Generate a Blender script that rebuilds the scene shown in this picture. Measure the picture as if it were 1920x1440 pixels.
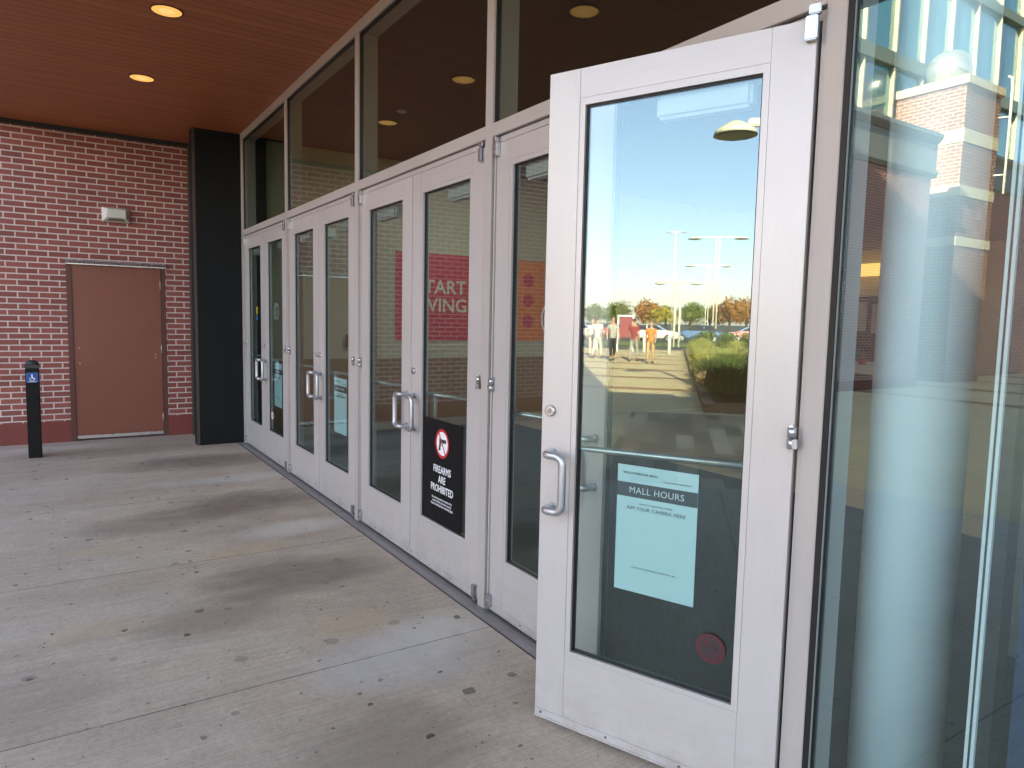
import bpy, bmesh, math, random
from mathutils import Vector, Matrix
R_ = math.radians
scene = bpy.context.scene
for o in list(bpy.data.objects): bpy.data.objects.remove(o, do_unlink=True)

# ------------------------------------------------------------------ camera, light, exposure
EYE = Vector((0.0, -1.88, 1.5553))
cam_d = bpy.data.cameras.new("camera"); cam = bpy.data.objects.new("camera", cam_d)
scene.collection.objects.link(cam); scene.camera = cam
cx_, cy_, cz_ = Vector((0.54287483, 0.83955172, 0.02097207)), Vector((-0.08751954, 0.03172068, 0.99565764)), Vector((0.83524083, -0.54235294, 0.09069754))
cam.matrix_world = Matrix(((cx_.x, cy_.x, cz_.x, EYE.x), (cx_.y, cy_.y, cz_.y, EYE.y), (cx_.z, cy_.z, cz_.z, EYE.z), (0, 0, 0, 1)))
cam_d.sensor_width = 36.0; cam_d.lens = 36.0 * 1317.0 / 1920.0
cam_d.clip_start = 0.05; cam_d.clip_end = 3000

SUN_EL, SUN_AZ = 22.0, 10.5          # height above the horizon; turn from +Y towards +X
world = bpy.data.worlds.new("World"); scene.world = world; world.use_nodes = True
wn = world.node_tree; wn.nodes.clear()
sky = wn.nodes.new("ShaderNodeTexSky"); sky.sky_type = 'NISHITA'; sky.sun_disc = False
sky.sun_elevation = R_(SUN_EL); sky.sun_rotation = R_(SUN_AZ); sky.air_density = 1.0; sky.dust_density = 0.7; sky.ozone_density = 1.0
bg = wn.nodes.new("ShaderNodeBackground"); bg.inputs[1].default_value = 0.11
wo = wn.nodes.new("ShaderNodeOutputWorld")
tc_ = wn.nodes.new("ShaderNodeTexCoord"); sx_ = wn.nodes.new("ShaderNodeSeparateXYZ"); rp_ = wn.nodes.new("ShaderNodeValToRGB"); mx_ = wn.nodes.new("ShaderNodeMix")
mx_.data_type = 'RGBA'; mx_.blend_type = 'MULTIPLY'; mx_.inputs[0].default_value = 1.0
rp_.color_ramp.elements[0].position = 0.0; rp_.color_ramp.elements[0].color = (0.94, 0.78, 0.84, 1); e_ = rp_.color_ramp.elements.new(0.12); e_.color = (1.02, 0.94, 0.88, 1); rp_.color_ramp.elements[1].position = 0.6; rp_.color_ramp.elements[1].color = (1.36, 1.03, 0.74, 1)
wn.links.new(tc_.outputs['Generated'], sx_.inputs[0]); wn.links.new(sx_.outputs[2], rp_.inputs[0]); wn.links.new(rp_.outputs[0], mx_.inputs[7]); wn.links.new(sky.outputs[0], mx_.inputs[6]); wn.links.new(mx_.outputs[2], bg.inputs[0]); wn.links.new(bg.outputs[0], wo.inputs[0])
sd = bpy.data.lights.new("sun", 'SUN'); sd.energy = 5.0; sd.angle = R_(0.5); sd.color = (1.0, 0.79, 0.50)
so = bpy.data.objects.new("sun", sd); scene.collection.objects.link(so)
sv = Vector((math.sin(R_(SUN_AZ)) * math.cos(R_(SUN_EL)), math.cos(R_(SUN_AZ)) * math.cos(R_(SUN_EL)), math.sin(R_(SUN_EL))))
so.rotation_euler = sv.to_track_quat('Z', 'Y').to_euler()
scene.view_settings.view_transform = 'Standard'; scene.view_settings.look = 'None'
scene.view_settings.exposure = 3.24; scene.view_settings.gamma = 1.0
cy = scene.cycles
cy.use_denoising = True
try: cy.denoiser = 'OPENIMAGEDENOISE'
except Exception: pass
cy.max_bounces = 9; cy.diffuse_bounces = 5; cy.glossy_bounces = 6; cy.transparent_max_bounces = 32; cy.transmission_bounces = 4
cy.caustics_reflective = False; cy.caustics_refractive = False; cy.sample_clamp_indirect = 6.0

# ------------------------------------------------------------------ materials
class NT:
    def __init__(s, name):
        s.m = bpy.data.materials.new(name); s.m.use_nodes = True
        s.t = s.m.node_tree; s.t.nodes.clear(); s.out = s.n("OutputMaterial")
    def n(s, kind, **kw):
        nd = s.t.nodes.new("ShaderNode" + kind)
        for k, v in kw.items(): setattr(nd, k, v)
        return nd
    def put(s, sock, v):
        if isinstance(v, bpy.types.NodeSocket): s.t.links.new(v, sock)
        elif isinstance(v, (tuple, list)) and len(v) == 3 and sock.type == 'RGBA': sock.default_value = (*v, 1)
        else: sock.default_value = v
    def math(s, op, a, b=0.0, c=None, clamp=False):
        nd = s.n("Math", operation=op, use_clamp=clamp); s.put(nd.inputs[0], a); s.put(nd.inputs[1], b)
        if c is not None: s.put(nd.inputs[2], c)
        return nd.outputs[0]
    def mix(s, f, a, b, mode='MIX'):
        nd = s.n("Mix", data_type='RGBA', blend_type=mode); s.put(nd.inputs[0], f); s.put(nd.inputs[6], a); s.put(nd.inputs[7], b)
        return nd.outputs[2]
    def ramp(s, f, stops):
        nd = s.n("ValToRGB"); s.put(nd.inputs[0], f); e = nd.color_ramp.elements
        while len(e) < len(stops): e.new(0.5)
        for el, (p, c) in zip(e, stops):
            el.position = p; el.color = (*c, 1) if isinstance(c, (tuple, list)) else (c, c, c, 1)
        return nd.outputs[0]
    def co(s, scale=(1, 1, 1), gen='Object'):
        tc = s.n("TexCoord"); mp = s.n("Mapping"); s.t.links.new(tc.outputs[gen], mp.inputs[0]); mp.inputs[3].default_value = scale
        return mp.outputs[0]
    def noise(s, co, scale, detail=4, rough=0.5, dist=0.0):
        nd = s.n("TexNoise"); s.put(nd.inputs['Vector'], co); nd.inputs['Scale'].default_value = scale
        nd.inputs['Detail'].default_value = detail; nd.inputs['Roughness'].default_value = rough; nd.inputs['Distortion'].default_value = dist
        return nd.outputs[0]
    def bump(s, h, strength=0.3, dist=0.01):
        nd = s.n("Bump"); nd.inputs['Strength'].default_value = strength; nd.inputs['Distance'].default_value = dist; s.put(nd.inputs['Height'], h)
        return nd.outputs[0]
    def bsdf(s, color, rough=0.5, metal=0.0, normal=None, spec=0.5, coat=0.0, **kw):
        b = s.n("BsdfPrincipled"); s.put(b.inputs['Base Color'], color); s.put(b.inputs['Roughness'], rough); s.put(b.inputs['Metallic'], metal)
        b.inputs['Specular IOR Level'].default_value = spec; b.inputs['Coat Weight'].default_value = coat
        if normal is not None: s.put(b.inputs['Normal'], normal)
        for k, v in kw.items(): s.put(b.inputs[k.replace('_', ' ')], v)
        s.t.links.new(b.outputs[0], s.out.inputs[0]); return b

MATS = {}
def plain(name, color, rough=0.5, metal=0.0, var=0.06, scale=6.0, bump=0.0, bscale=200.0, spec=0.5, coat=0.0):
    if name in MATS: return MATS[name]
    t = NT(name); c = t.co(); n1 = t.noise(c, scale, 5, 0.6)
    col = t.mix(n1, tuple(min(1, v * (1 - var * 2)) for v in color), tuple(min(1, v * (1 + var * 2)) for v in color))
    rg = t.math('MULTIPLY_ADD', t.noise(c, scale * 2.3, 3), 0.2, rough - 0.1, clamp=True)
    t.bsdf(col, rg, metal, t.bump(t.noise(c, bscale, 2), bump, 0.002) if bump else None, spec, coat)
    MATS[name] = t.m; return t.m
def emit(name, color, strength):
    t = NT(name); e = t.n("Emission"); e.inputs[0].default_value = (*color, 1); e.inputs[1].default_value = strength
    t.t.links.new(e.outputs[0], t.out.inputs[0]); MATS[name] = t.m; return t.m
def glass(name, tint, f0, power=1.0, wave=0.0, gcol=(1, 1, 1)):
    t = NT(name); g = t.n("NewGeometry")
    dp = t.n("VectorMath", operation='DOT_PRODUCT'); t.t.links.new(g.outputs['Normal'], dp.inputs[0]); t.t.links.new(g.outputs['Incoming'], dp.inputs[1])
    c = t.math('ABSOLUTE', dp.outputs['Value']); k = t.math('POWER', t.math('SUBTRACT', 1.0, c, clamp=True), 5.0)
    fac = t.math('MULTIPLY_ADD', k, (1 - f0) * power, f0, clamp=True)
    tr = t.n("BsdfTransparent"); tr.inputs[0].default_value = (*tint, 1)
    gl = t.n("BsdfGlossy"); gl.inputs['Roughness'].default_value = 0.0; gl.inputs[0].default_value = (*gcol, 1)
    if wave:
        t.put(gl.inputs['Normal'], t.bump(t.noise(t.co(), 1.6, 1), wave, 0.02))
    mx = t.n("MixShader"); t.put(mx.inputs[0], fac); t.t.links.new(tr.outputs[0], mx.inputs[1]); t.t.links.new(gl.outputs[0], mx.inputs[2])
    t.t.links.new(mx.outputs[0], t.out.inputs[0]); MATS[name] = t.m; return t.m

def brick_mat(name, brick_a, brick_b, mortar, axis='X', w=0.2033, h=0.0677, m=0.0055, lift=0.8, rough=0.75):
    """running bond; axis = the horizontal axis the courses run along (object coordinates)"""
    t = NT(name); tc = t.n("TexCoord"); sp = t.n("SeparateXYZ"); t.t.links.new(tc.outputs['Object'], sp.inputs[0])
    cb = t.n("CombineXYZ"); t.put(cb.inputs[0], sp.outputs['XYZ'.index(axis)]); t.put(cb.inputs[1], sp.outputs[2])
    br = t.n("TexBrick"); t.put(br.inputs['Vector'], cb.outputs[0]); br.inputs['Scale'].default_value = 1.0
    br.inputs['Brick Width'].default_value = w; br.inputs['Row Height'].default_value = h; br.inputs['Mortar Size'].default_value = m
    br.inputs['Mortar Smooth'].default_value = 0.15; br.inputs['Bias'].default_value = -0.1
    br.offset = 0.5; br.squash = 1.0
    br.inputs['Color1'].default_value = (*brick_a, 1); br.inputs['Color2'].default_value = (*brick_b, 1); br.inputs['Mortar'].default_value = (*mortar, 1)
    n1 = t.noise(tc.outputs['Object'], 1.3, 4, 0.6); n2 = t.noise(tc.outputs['Object'], 45, 4, 0.7)
    col = t.mix(1.0, br.outputs['Color'], t.ramp(n1, [(0.3, (0.82, 0.82, 0.84)), (0.7, (1.08, 1.05, 1.03))]), 'MULTIPLY')
    col = t.mix(1.0, col, t.ramp(n2, [(0.25, (0.86, 0.86, 0.86)), (0.75, (1.1, 1.1, 1.1))]), 'MULTIPLY')
    hgt = t.math('SUBTRACT', t.math('MULTIPLY', n2, 0.25), br.outputs['Fac'])
    t.bsdf(col, rough, 0.0, t.bump(hgt, lift, 0.004))
    MATS[name] = t.m; return t.m

def aluminium(name, color, rough=0.38, metal=0.15, dirt=0.05, horizontal=False):
    t = NT(name); c = t.co((14, 14, 1.2) if not horizontal else (1.2, 14, 14)); n1 = t.noise(c, 3.0, 4, 0.6); n0 = t.noise(t.co(), 1.1, 3, 0.5)
    col = t.mix(n1, tuple(v * (1 - dirt) for v in color), tuple(min(1, v * (1 + dirt)) for v in color))
    col = t.mix(1.0, col, t.ramp(n0, [(0.3, (0.93, 0.93, 0.92)), (0.65, (1.03, 1.03, 1.04))]), 'MULTIPLY')
    sp = t.n("SeparateXYZ"); tc = t.n("TexCoord"); t.t.links.new(tc.outputs['Object'], sp.inputs[0])
    lowz = t.ramp(sp.outputs[2], [(0.0, 0.55), (0.10, 0.22), (0.32, 0.0)]); gn = t.noise(t.co((5, 5, 9)), 1.6, 6, 0.75)
    col = t.mix(t.math('MULTIPLY', lowz, t.ramp(gn, [(0.42, 0.0), (0.62, 1.0)])), col, (0.30, 0.26, 0.23))
    sc = t.noise(t.co((60, 60, 60)), 2.0, 6, 0.8)
    col = t.mix(t.ramp(sc, [(0.74, 0.0), (0.8, 0.35)]), col, (0.25, 0.24, 0.24))
    t.bsdf(col, t.math('MULTIPLY_ADD', n1, 0.22, rough - 0.11), metal, t.bump(t.noise(t.co((300, 300, 300)), 1.0, 2), 0.05, 0.001))
    MATS[name] = t.m; return t.m

M_FRAME = aluminium("painted_aluminium", (0.50, 0.468, 0.455))
M_FRAMEH = aluminium("painted_aluminium_horizontal", (0.50, 0.468, 0.455), horizontal=True)
M_DOOR = aluminium("door_aluminium", (0.535, 0.508, 0.505), rough=0.34)
M_DOORH = aluminium("door_aluminium_horizontal", (0.535, 0.508, 0.505), rough=0.34, horizontal=True)
M_SATIN = aluminium("satin_metal", (0.50, 0.51, 0.53), rough=0.3, metal=0.85)
M_SATINH = plain("satin_rail", (0.66, 0.67, 0.70), 0.36, 0.85, var=0.02)
M_SATIN = plain("satin_metal_plain", (0.52, 0.53, 0.55), 0.28, 0.85, var=0.03)
M_SILL = aluminium("sill_metal", (0.36, 0.35, 0.37), rough=0.42, metal=0.6, dirt=0.2, horizontal=True)
M_BLACK = plain("black_rubber_and_gaps", (0.012, 0.012, 0.013), 0.5, bump=0.1)
M_GAP = plain("dark_recess", (0.02, 0.02, 0.022), 0.7)
M_GLASS = glass("door_glass", (0.86, 0.925, 0.905), 0.100, 1.0, wave=0.006, gcol=(0.76, 0.95, 1.0))
M_GLASS_T = glass("transom_glass", (0.80, 0.86, 0.82), 0.07, 1.0)
M_GLASS_W = glass("window_glass", (0.90, 0.985, 1.0), 0.115, 1.0, wave=0.018, gcol=(0.80, 0.97, 1.0))
M_CHARCOAL = plain("charcoal_panel", (0.0095, 0.011, 0.012), 0.6, var=0.1, scale=2, spec=0.15)
M_BRICK = brick_mat("red_brick", (0.305, 0.093, 0.072), (0.215, 0.064, 0.053), (0.62, 0.525, 0.50), 'Y', m=0.0078)
M_BRICKX = brick_mat("red_brick_side", (0.27, 0.105, 0.07), (0.22, 0.085, 0.058), (0.62, 0.51, 0.40), 'X', w=0.28, h=0.10, m=0.010)
M_BRICKT = brick_mat("tower_brick", (0.27, 0.105, 0.07), (0.22, 0.085, 0.058), (0.62, 0.51, 0.40), 'Y', w=0.28, h=0.10, m=0.010)
M_STONE = plain("cast_stone", (0.60, 0.50, 0.36), 0.8, var=0.08, bump=0.2, bscale=60)
M_CORNICE = plain("grey_cornice", (0.20, 0.20, 0.20), 0.6, var=0.06)
M_REDBASE = plain("painted_plinth", (0.19, 0.045, 0.034), 0.7, var=0.12, scale=3, bump=0.3, bscale=40)
M_BROWN = plain("brown_door_paint", (0.205, 0.066, 0.040), 0.45, var=0.05, scale=2)
M_BROWNF = plain("brown_frame_paint", (0.10, 0.033, 0.024), 0.5, var=0.08)
M_WHITEP = plain("pale_plastic", (0.62, 0.62, 0.58), 0.5, var=0.05)
M_WALLB = plain("beige_inside_wall", (0.46, 0.44, 0.345), 0.8, var=0.03)
M_WAINS = plain("tan_wainscot", (0.25, 0.165, 0.09), 0.7, var=0.05)
M_CEILI = plain("inside_ceiling", (0.10, 0.085, 0.075), 0.8, var=0.03)
M_MAT = plain("charcoal_mat", (0.022, 0.022, 0.024), 0.9, var=0.2, scale=30, bump=0.5, bscale=400)
M_COL = plain("white_column_paint", (0.86, 0.92, 0.94), 0.35, var=0.02)
M_WHITE = plain("white_paint", (0.80, 0.80, 0.78), 0.45, var=0.03)
M_LAMPW = plain("cream_lamp_paint", (0.72, 0.68, 0.58), 0.4, var=0.03)
M_NAVY = plain("navy_panel", (0.02, 0.045, 0.10), 0.4, var=0.2, scale=3)

def concrete_mat():
    t = NT("canopy_concrete"); tc = t.n("TexCoord"); P = tc.outputs['Object']; sp = t.n("SeparateXYZ"); t.t.links.new(P, sp.inputs[0])
    X, Y = sp.outputs[0], sp.outputs[1]
    wrp = t.noise(P, 1.7, 5, 0.6)
    a = t.noise(t.co((0.75, 0.30, 1)), 1.9, 8, 0.66, 0.5)
    b = t.noise(P, 7.0, 7, 0.7)
    mid = t.noise(P, 38, 5, 0.75)
    fine = t.noise(P, 190, 3, 0.7)
    broom = t.noise(t.co((110, 2.2, 1)), 1.0, 3, 0.7)
    streak = t.noise(t.co((7.5, 1.5, 1)), 1.3, 7, 0.7, 0.6)
    col = t.ramp(a, [(0.28, (0.455, 0.368, 0.295)), (0.5, (0.55, 0.458, 0.378)), (0.72, (0.605, 0.52, 0.445))])
    col = t.mix(1.0, col, t.ramp(b, [(0.28, (0.88, 0.87, 0.86)), (0.72, (1.08, 1.08, 1.08))]), 'MULTIPLY')
    col = t.mix(1.0, col, t.ramp(mid, [(0.3, (0.84, 0.83, 0.82)), (0.7, (1.12, 1.12, 1.12))]), 'MULTIPLY')
    col = t.mix(1.0, col, t.ramp(fine, [(0.3, (0.80, 0.80, 0.80)), (0.7, (1.14, 1.14, 1.14))]), 'MULTIPLY')
    col = t.mix(0.8, col, t.mix(1.0, col, t.ramp(broom, [(0.3, (0.80, 0.80, 0.80)), (0.7, (1.14, 1.14, 1.14))]), 'MULTIPLY'))
    col = t.mix(t.ramp(streak, [(0.5, 0.0), (0.8, 0.22)]), col, (0.34, 0.265, 0.22))
    # trodden dirt in front of the doors, pale dry tongues between them
    def blob(x0, y0, rx, ry, amt, c):
        nonlocal col
        dx = t.math('DIVIDE', t.math('SUBTRACT', X, x0), rx); dy = t.math('DIVIDE', t.math('SUBTRACT', Y, y0), ry)
        d = t.math('ADD', t.math('MULTIPLY', dx, dx), t.math('MULTIPLY', dy, dy))
        f = t.math('SUBTRACT', t.math('ADD', t.math('MULTIPLY', wrp, 1.5), t.math('MULTIPLY_ADD', streak, 1.2, -0.25)), d)
        f = t.math('MULTIPLY', t.ramp(f, [(0.0, 0.0), (1.0, 1.0)]), amt)
        f = t.math('MULTIPLY', f, t.math('MULTIPLY_ADD', b, 1.0, 0.45), clamp=True)
        col = t.mix(f, col, c)
    dark = (0.235, 0.18, 0.148)
    blob(-7.9, -0.62, 0.45, 0.95, 0.85, dark); blob(-6.0, -0.60, 0.42, 0.80, 0.9, dark); blob(-5.7, -1.35, 0.30, 0.55, 0.5, dark)
    blob(-4.15, -0.70, 0.38, 0.60, 0.85, dark); blob(-3.75, -1.2, 0.30, 0.45, 0.45, dark); blob(-2.25, -0.95, 0.40, 0.40, 0.55, dark)
    blob(-8.9, -1.3, 0.35, 1.2, 0.5, dark); blob(-3.35, -2.1, 0.40, 0.4, 0.35, dark)
    pale = (0.66, 0.63, 0.58)
    blob(-6.95, -0.45, 0.20, 0.9, 0.6, pale); blob(-5.1, -0.40, 0.20, 0.45, 0.5, pale); blob(-2.9, -0.55, 0.35, 0.5, 0.55, (0.60, 0.59, 0.58)); blob(-3.05, -0.30, 0.28, 0.40, 0.55, pale); blob(-9.4, -1.9, 0.2, 0.8, 0.45, pale)
    rust = (0.58, 0.44, 0.27)
    blob(-4.75, -0.85, 0.14, 0.4, 0.55, rust); blob(-3.3, -0.65, 0.2, 0.3, 0.4, rust); blob(-3.9, -1.75, 0.15, 0.3, 0.35, rust); blob(-5.2, -1.6, 0.12, 0.4, 0.35, rust)
    # gum spots
    for sc, thr, rnd, c in ((4.5, 0.10, 0.80, (0.05, 0.04, 0.036)), (2.6, 0.09, 0.62, (0.17, 0.14, 0.12)), (11.0, 0.13, 0.90, (0.07, 0.055, 0.05)), (26.0, 0.15, 0.92, (0.09, 0.075, 0.065))):
        v = t.n("TexVoronoi", voronoi_dimensions='2D'); v.inputs['Scale'].default_value = sc
        add = t.n("VectorMath", operation='ADD'); nn = t.n("TexNoise"); nn.inputs['Scale'].default_value = 22
        t.t.links.new(P, nn.inputs['Vector'])
        s2 = t.n("VectorMath", operation='SCALE'); t.t.links.new(nn.outputs['Color'], s2.inputs[0]); s2.inputs['Scale'].default_value = 0.035
        t.t.links.new(P, add.inputs[0]); t.t.links.new(s2.outputs[0], add.inputs[1]); t.t.links.new(add.outputs[0], v.inputs['Vector'])
        sc2 = t.n("SeparateColor"); t.t.links.new(v.outputs['Color'], sc2.inputs[0])
        on = t.math('GREATER_THAN', sc2.outputs[0], rnd)
        size = t.math('MULTIPLY', sc2.outputs[1], thr)
        f = t.math('MULTIPLY', on, t.math('LESS_THAN', v.outputs['Distance'], size))
        col = t.mix(t.math('MULTIPLY', f, t.math('MULTIPLY_ADD', sc2.outputs[2], 0.6, 0.3)), col, c)
    # saw-cut joints
    u = t.math('PINGPONG', t.math('ADD', X, 4.662), 0.8625)
    jf = t.math('LESS_THAN', t.math('ADD', u, t.math('MULTIPLY', t.math('SUBTRACT', b, 0.5), 0.007)), 0.0030)
    col = t.mix(t.math('MULTIPLY', jf, 0.75), col, (0.06, 0.047, 0.038))
    hh = t.math('SUBTRACT', t.math('ADD', t.math('MULTIPLY', fine, 0.35), t.math('MULTIPLY', broom, 0.4)), t.math('MULTIPLY', jf, 3.0))
    t.bsdf(col, t.math('MULTIPLY_ADD', b, 0.25, 0.62), 0.0, t.bump(hh, 0.35, 0.003), spec=0.35)
    return t.m
M_CONC = concrete_mat()

def plank_ceiling_mat():
    t = NT("wood_plank_soffit"); tc = t.n("TexCoord"); P = tc.outputs['Object']; sp = t.n("SeparateXYZ"); t.t.links.new(P, sp.inputs[0])
    X = sp.outputs[0]; W = 0.105
    idx = t.math('FLOOR', t.math('DIVIDE', X, W)); fr = t.math('FRACT', t.math('DIVIDE', X, W))
    wn_ = t.n("TexWhiteNoise", noise_dimensions='1D'); t.put(wn_.inputs['W'], idx)
    grain = t.noise(t.co((28, 1.2, 1)), 2.0, 5, 0.65)
    base = t.mix(wn_.outputs['Value'], (0.37, 0.118, 0.050), (0.44, 0.145, 0.060))
    base = t.mix(1.0, base, t.ramp(grain, [(0.3, (0.82, 0.8, 0.78)), (0.7, (1.12, 1.12, 1.12))]), 'MULTIPLY')
    gr = t.math('LESS_THAN', fr, 0.07)
    base = t.mix(t.math('MULTIPLY', gr, 0.85), base, (0.03, 0.012, 0.007))
    t.bsdf(base, 0.48, 0.0, t.bump(t.math('SUBTRACT', 1.0, gr), 0.5, 0.004)); return t.m
M_SOFFIT = plank_ceiling_mat()

def paver_mat():
    t = NT("plank_pavers"); tc = t.n("TexCoord"); sp = t.n("SeparateXYZ"); t.t.links.new(tc.outputs['Object'], sp.inputs[0])
    cb = t.n("CombineXYZ"); t.put(cb.inputs[0], sp.outputs[1]); t.put(cb.inputs[1], sp.outputs[0])
    X, Y = sp.outputs[0], sp.outputs[1]; W, L = 0.23, 1.05
    row = t.math('FLOOR', t.math('DIVIDE', X, W)); off = t.math('MULTIPLY', t.math('FRACT', t.math('MULTIPLY', row, 0.37)), L)
    yy = t.math('DIVIDE', t.math('ADD', Y, off), L); cell = t.math('FLOOR', yy)
    kv = t.n("CombineXYZ"); t.put(kv.inputs[0], t.math('ADD', row, 0.5)); t.put(kv.inputs[1], t.math('ADD', cell, 0.5))
    w = t.n("TexWhiteNoise", noise_dimensions='2D'); t.put(w.inputs['Vector'], kv.outputs[0])
    col = t.ramp(w.outputs['Value'], [(0.0, (0.12, 0.105, 0.095)), (0.36, (0.18, 0.155, 0.135)), (0.40, (0.33, 0.24, 0.165)), (0.68, (0.40, 0.30, 0.21)), (0.72, (0.52, 0.41, 0.28)), (1.0, (0.58, 0.46, 0.31))])
    fx = t.math('FRACT', t.math('DIVIDE', X, W)); fy = t.math('FRACT', yy)
    j = t.math('MAXIMUM', t.math('LESS_THAN', fx, 0.03), t.math('LESS_THAN', fy, 0.012))
    col = t.mix(t.math('MULTIPLY', j, 0.7), col, (0.06, 0.05, 0.045))
    t.bsdf(col, 0.75); return t.m
M_PAVER = paver_mat()
def plaza_mat():
    t = NT("plaza_concrete"); tc = t.n("TexCoord"); sp = t.n("SeparateXYZ"); t.t.links.new(tc.outputs['Object'], sp.inputs[0]); Y = sp.outputs[1]
    n = t.noise(tc.outputs['Object'], 0.8, 5, 0.6)
    col = t.ramp(n, [(0.3, (0.64, 0.48, 0.28)), (0.7, (0.76, 0.60, 0.37))])
    u = t.math('PINGPONG', t.math('ADD', Y, 14.6), 1.75)
    f = t.math('MULTIPLY', t.math('LESS_THAN', u, 0.28), t.math('LESS_THAN', Y, -13.0))
    col = t.mix(f, col, (0.36, 0.20, 0.11))
    t.bsdf(col, 0.8); return t.m
M_PLAZA = plaza_mat()
M_ASPH = plain("asphalt", (0.075, 0.073, 0.072), 0.9, var=0.15, scale=0.7)
M_GRASS = plain("lawn", (0.16, 0.20, 0.05), 0.9, var=0.2, scale=1.5)
def tile_mat():
    t = NT("floor_tiles"); tc = t.n("TexCoord"); br = t.n("TexBrick"); t.t.links.new(tc.outputs['Object'], br.inputs['Vector'])
    br.inputs['Scale'].default_value = 1.0; br.inputs['Brick Width'].default_value = 0.9; br.inputs['Row Height'].default_value = 0.9; br.offset = 0.0
    br.inputs['Mortar Size'].default_value = 0.008; br.inputs['Color1'].default_value = (0.50, 0.38, 0.24, 1); br.inputs['Color2'].default_value = (0.44, 0.33, 0.21, 1)
    br.inputs['Mortar'].default_value = (0.25, 0.19, 0.13, 1); t.bsdf(br.outputs[0], 0.3); return t.m
M_TILE = tile_mat()

# ------------------------------------------------------------------ mesh helpers
class MB:
    def __init__(s): s.b = bmesh.new()
    def box(s, x0, x1, y0, y1, z0, z1, bev=0.0):
        t = bmesh.new() if bev else s.b
        vs = [t.verts.new(p) for p in ((x0, y0, z0), (x1, y0, z0), (x1, y1, z0), (x0, y1, z0), (x0, y0, z1), (x1, y0, z1), (x1, y1, z1), (x0, y1, z1))]
        for f in ((0, 3, 2, 1), (4, 5, 6, 7), (0, 1, 5, 4), (1, 2, 6, 5), (2, 3, 7, 6), (3, 0, 4, 7)): t.faces.new([vs[i] for i in f])
        if bev:
            bmesh.ops.bevel(t, geom=t.edges[:], offset=bev, segments=2, affect='EDGES', clamp_overlap=True)
            s.join(t)
        return s
    def join(s, t, M=None):
        m = bpy.data.meshes.new("tmp"); t.to_mesh(m); t.free()
        if M is not None: m.transform(M)
        s.b.from_mesh(m); bpy.data.meshes.remove(m)
    def poly(s, pts): s.b.faces.new([s.b.verts.new(p) for p in pts]); return s
    def prism(s, pts, vec):
        a = [s.b.verts.new(p) for p in pts]; v = Vector(vec); b = [s.b.verts.new(Vector(p) + v) for p in pts]
        n = len(pts); s.b.faces.new(a); s.b.faces.new(b[::-1])
        for i in range(n): s.b.faces.new((a[i], b[i], b[(i + 1) % n], a[(i + 1) % n]))
        return s
    def tube(s, pts, r, seg=12, cap=True):
        pts = [Vector(p) for p in pts]; rs = r if isinstance(r, (list, tuple)) else [r] * len(pts); rings = []
        up = None
        for i, p in enumerate(pts):
            d = (pts[min(i + 1, len(pts) - 1)] - pts[max(i - 1, 0)]).normalized()
            if up is None: up = Vector((0, 0, 1)) if abs(d.z) < 0.9 else Vector((1, 0, 0))
            a = d.cross(up).normalized(); up = a.cross(d).normalized()
            rings.append([s.b.verts.new(p + rs[i] * (math.cos(2 * math.pi * k / seg) * a + math.sin(2 * math.pi * k / seg) * up)) for k in range(seg)])
        for A, B in zip(rings, rings[1:]):
            for k in range(seg): s.b.faces.new((A[k], A[(k + 1) % seg], B[(k + 1) % seg], B[k])).smooth = True
        if cap: s.b.faces.new(rings[0][::-1]); s.b.faces.new(rings[-1])
        return s
    def lathe(s, c, prof, seg=32):
        c = Vector(c); rings = []
        for r, z in prof: rings.append([s.b.verts.new(c + Vector((r * math.cos(2 * math.pi * k / seg), r * math.sin(2 * math.pi * k / seg), z))) for k in range(seg)])
        for A, B in zip(rings, rings[1:]):
            for k in range(seg): s.b.faces.new((A[k], A[(k + 1) % seg], B[(k + 1) % seg], B[k])).smooth = True
        s.b.faces.new(rings[0][::-1]); s.b.faces.new(rings[-1]); return s
    def build(s, name, mat, parent=None, loc=None, keep_normals=False):
        if not keep_normals: bmesh.ops.recalc_face_normals(s.b, faces=s.b.faces[:])
        me = bpy.data.meshes.new(name); s.b.to_mesh(me); s.b.free(); me.materials.append(mat)
        o = bpy.data.objects.new(name, me); scene.collection.objects.link(o)
        if parent is not None: o.parent = parent
        if loc is not None: o.location = loc
        return o
def tag(o, label=None, cat=None, group=None, kind=None):
    if label: o['label'] = label
    if cat: o['category'] = cat
    if group: o['group'] = group
    if kind: o['kind'] = kind
    return o
def thing(name, label, cat, loc=(0, 0, 0), rz=0.0, group=None):
    o = bpy.data.objects.new(name, None); o.empty_display_size = 0.1; scene.collection.objects.link(o)
    o.location = loc; o.rotation_euler = (0, 0, rz); return tag(o, label, cat, group)
def struct(name, mb, mat): return tag(mb.build(name, mat), kind='structure')
def copy_tree(o, parent=None, loc=None, rz=None, label=None):
    c = o.copy(); scene.collection.objects.link(c); c.parent = parent
    if loc is not None: c.location = loc
    if rz is not None: c.rotation_euler = (0, 0, rz)
    if label: c['label'] = label
    for ch in list(o.children): copy_tree(ch, c)
    return c
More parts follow.
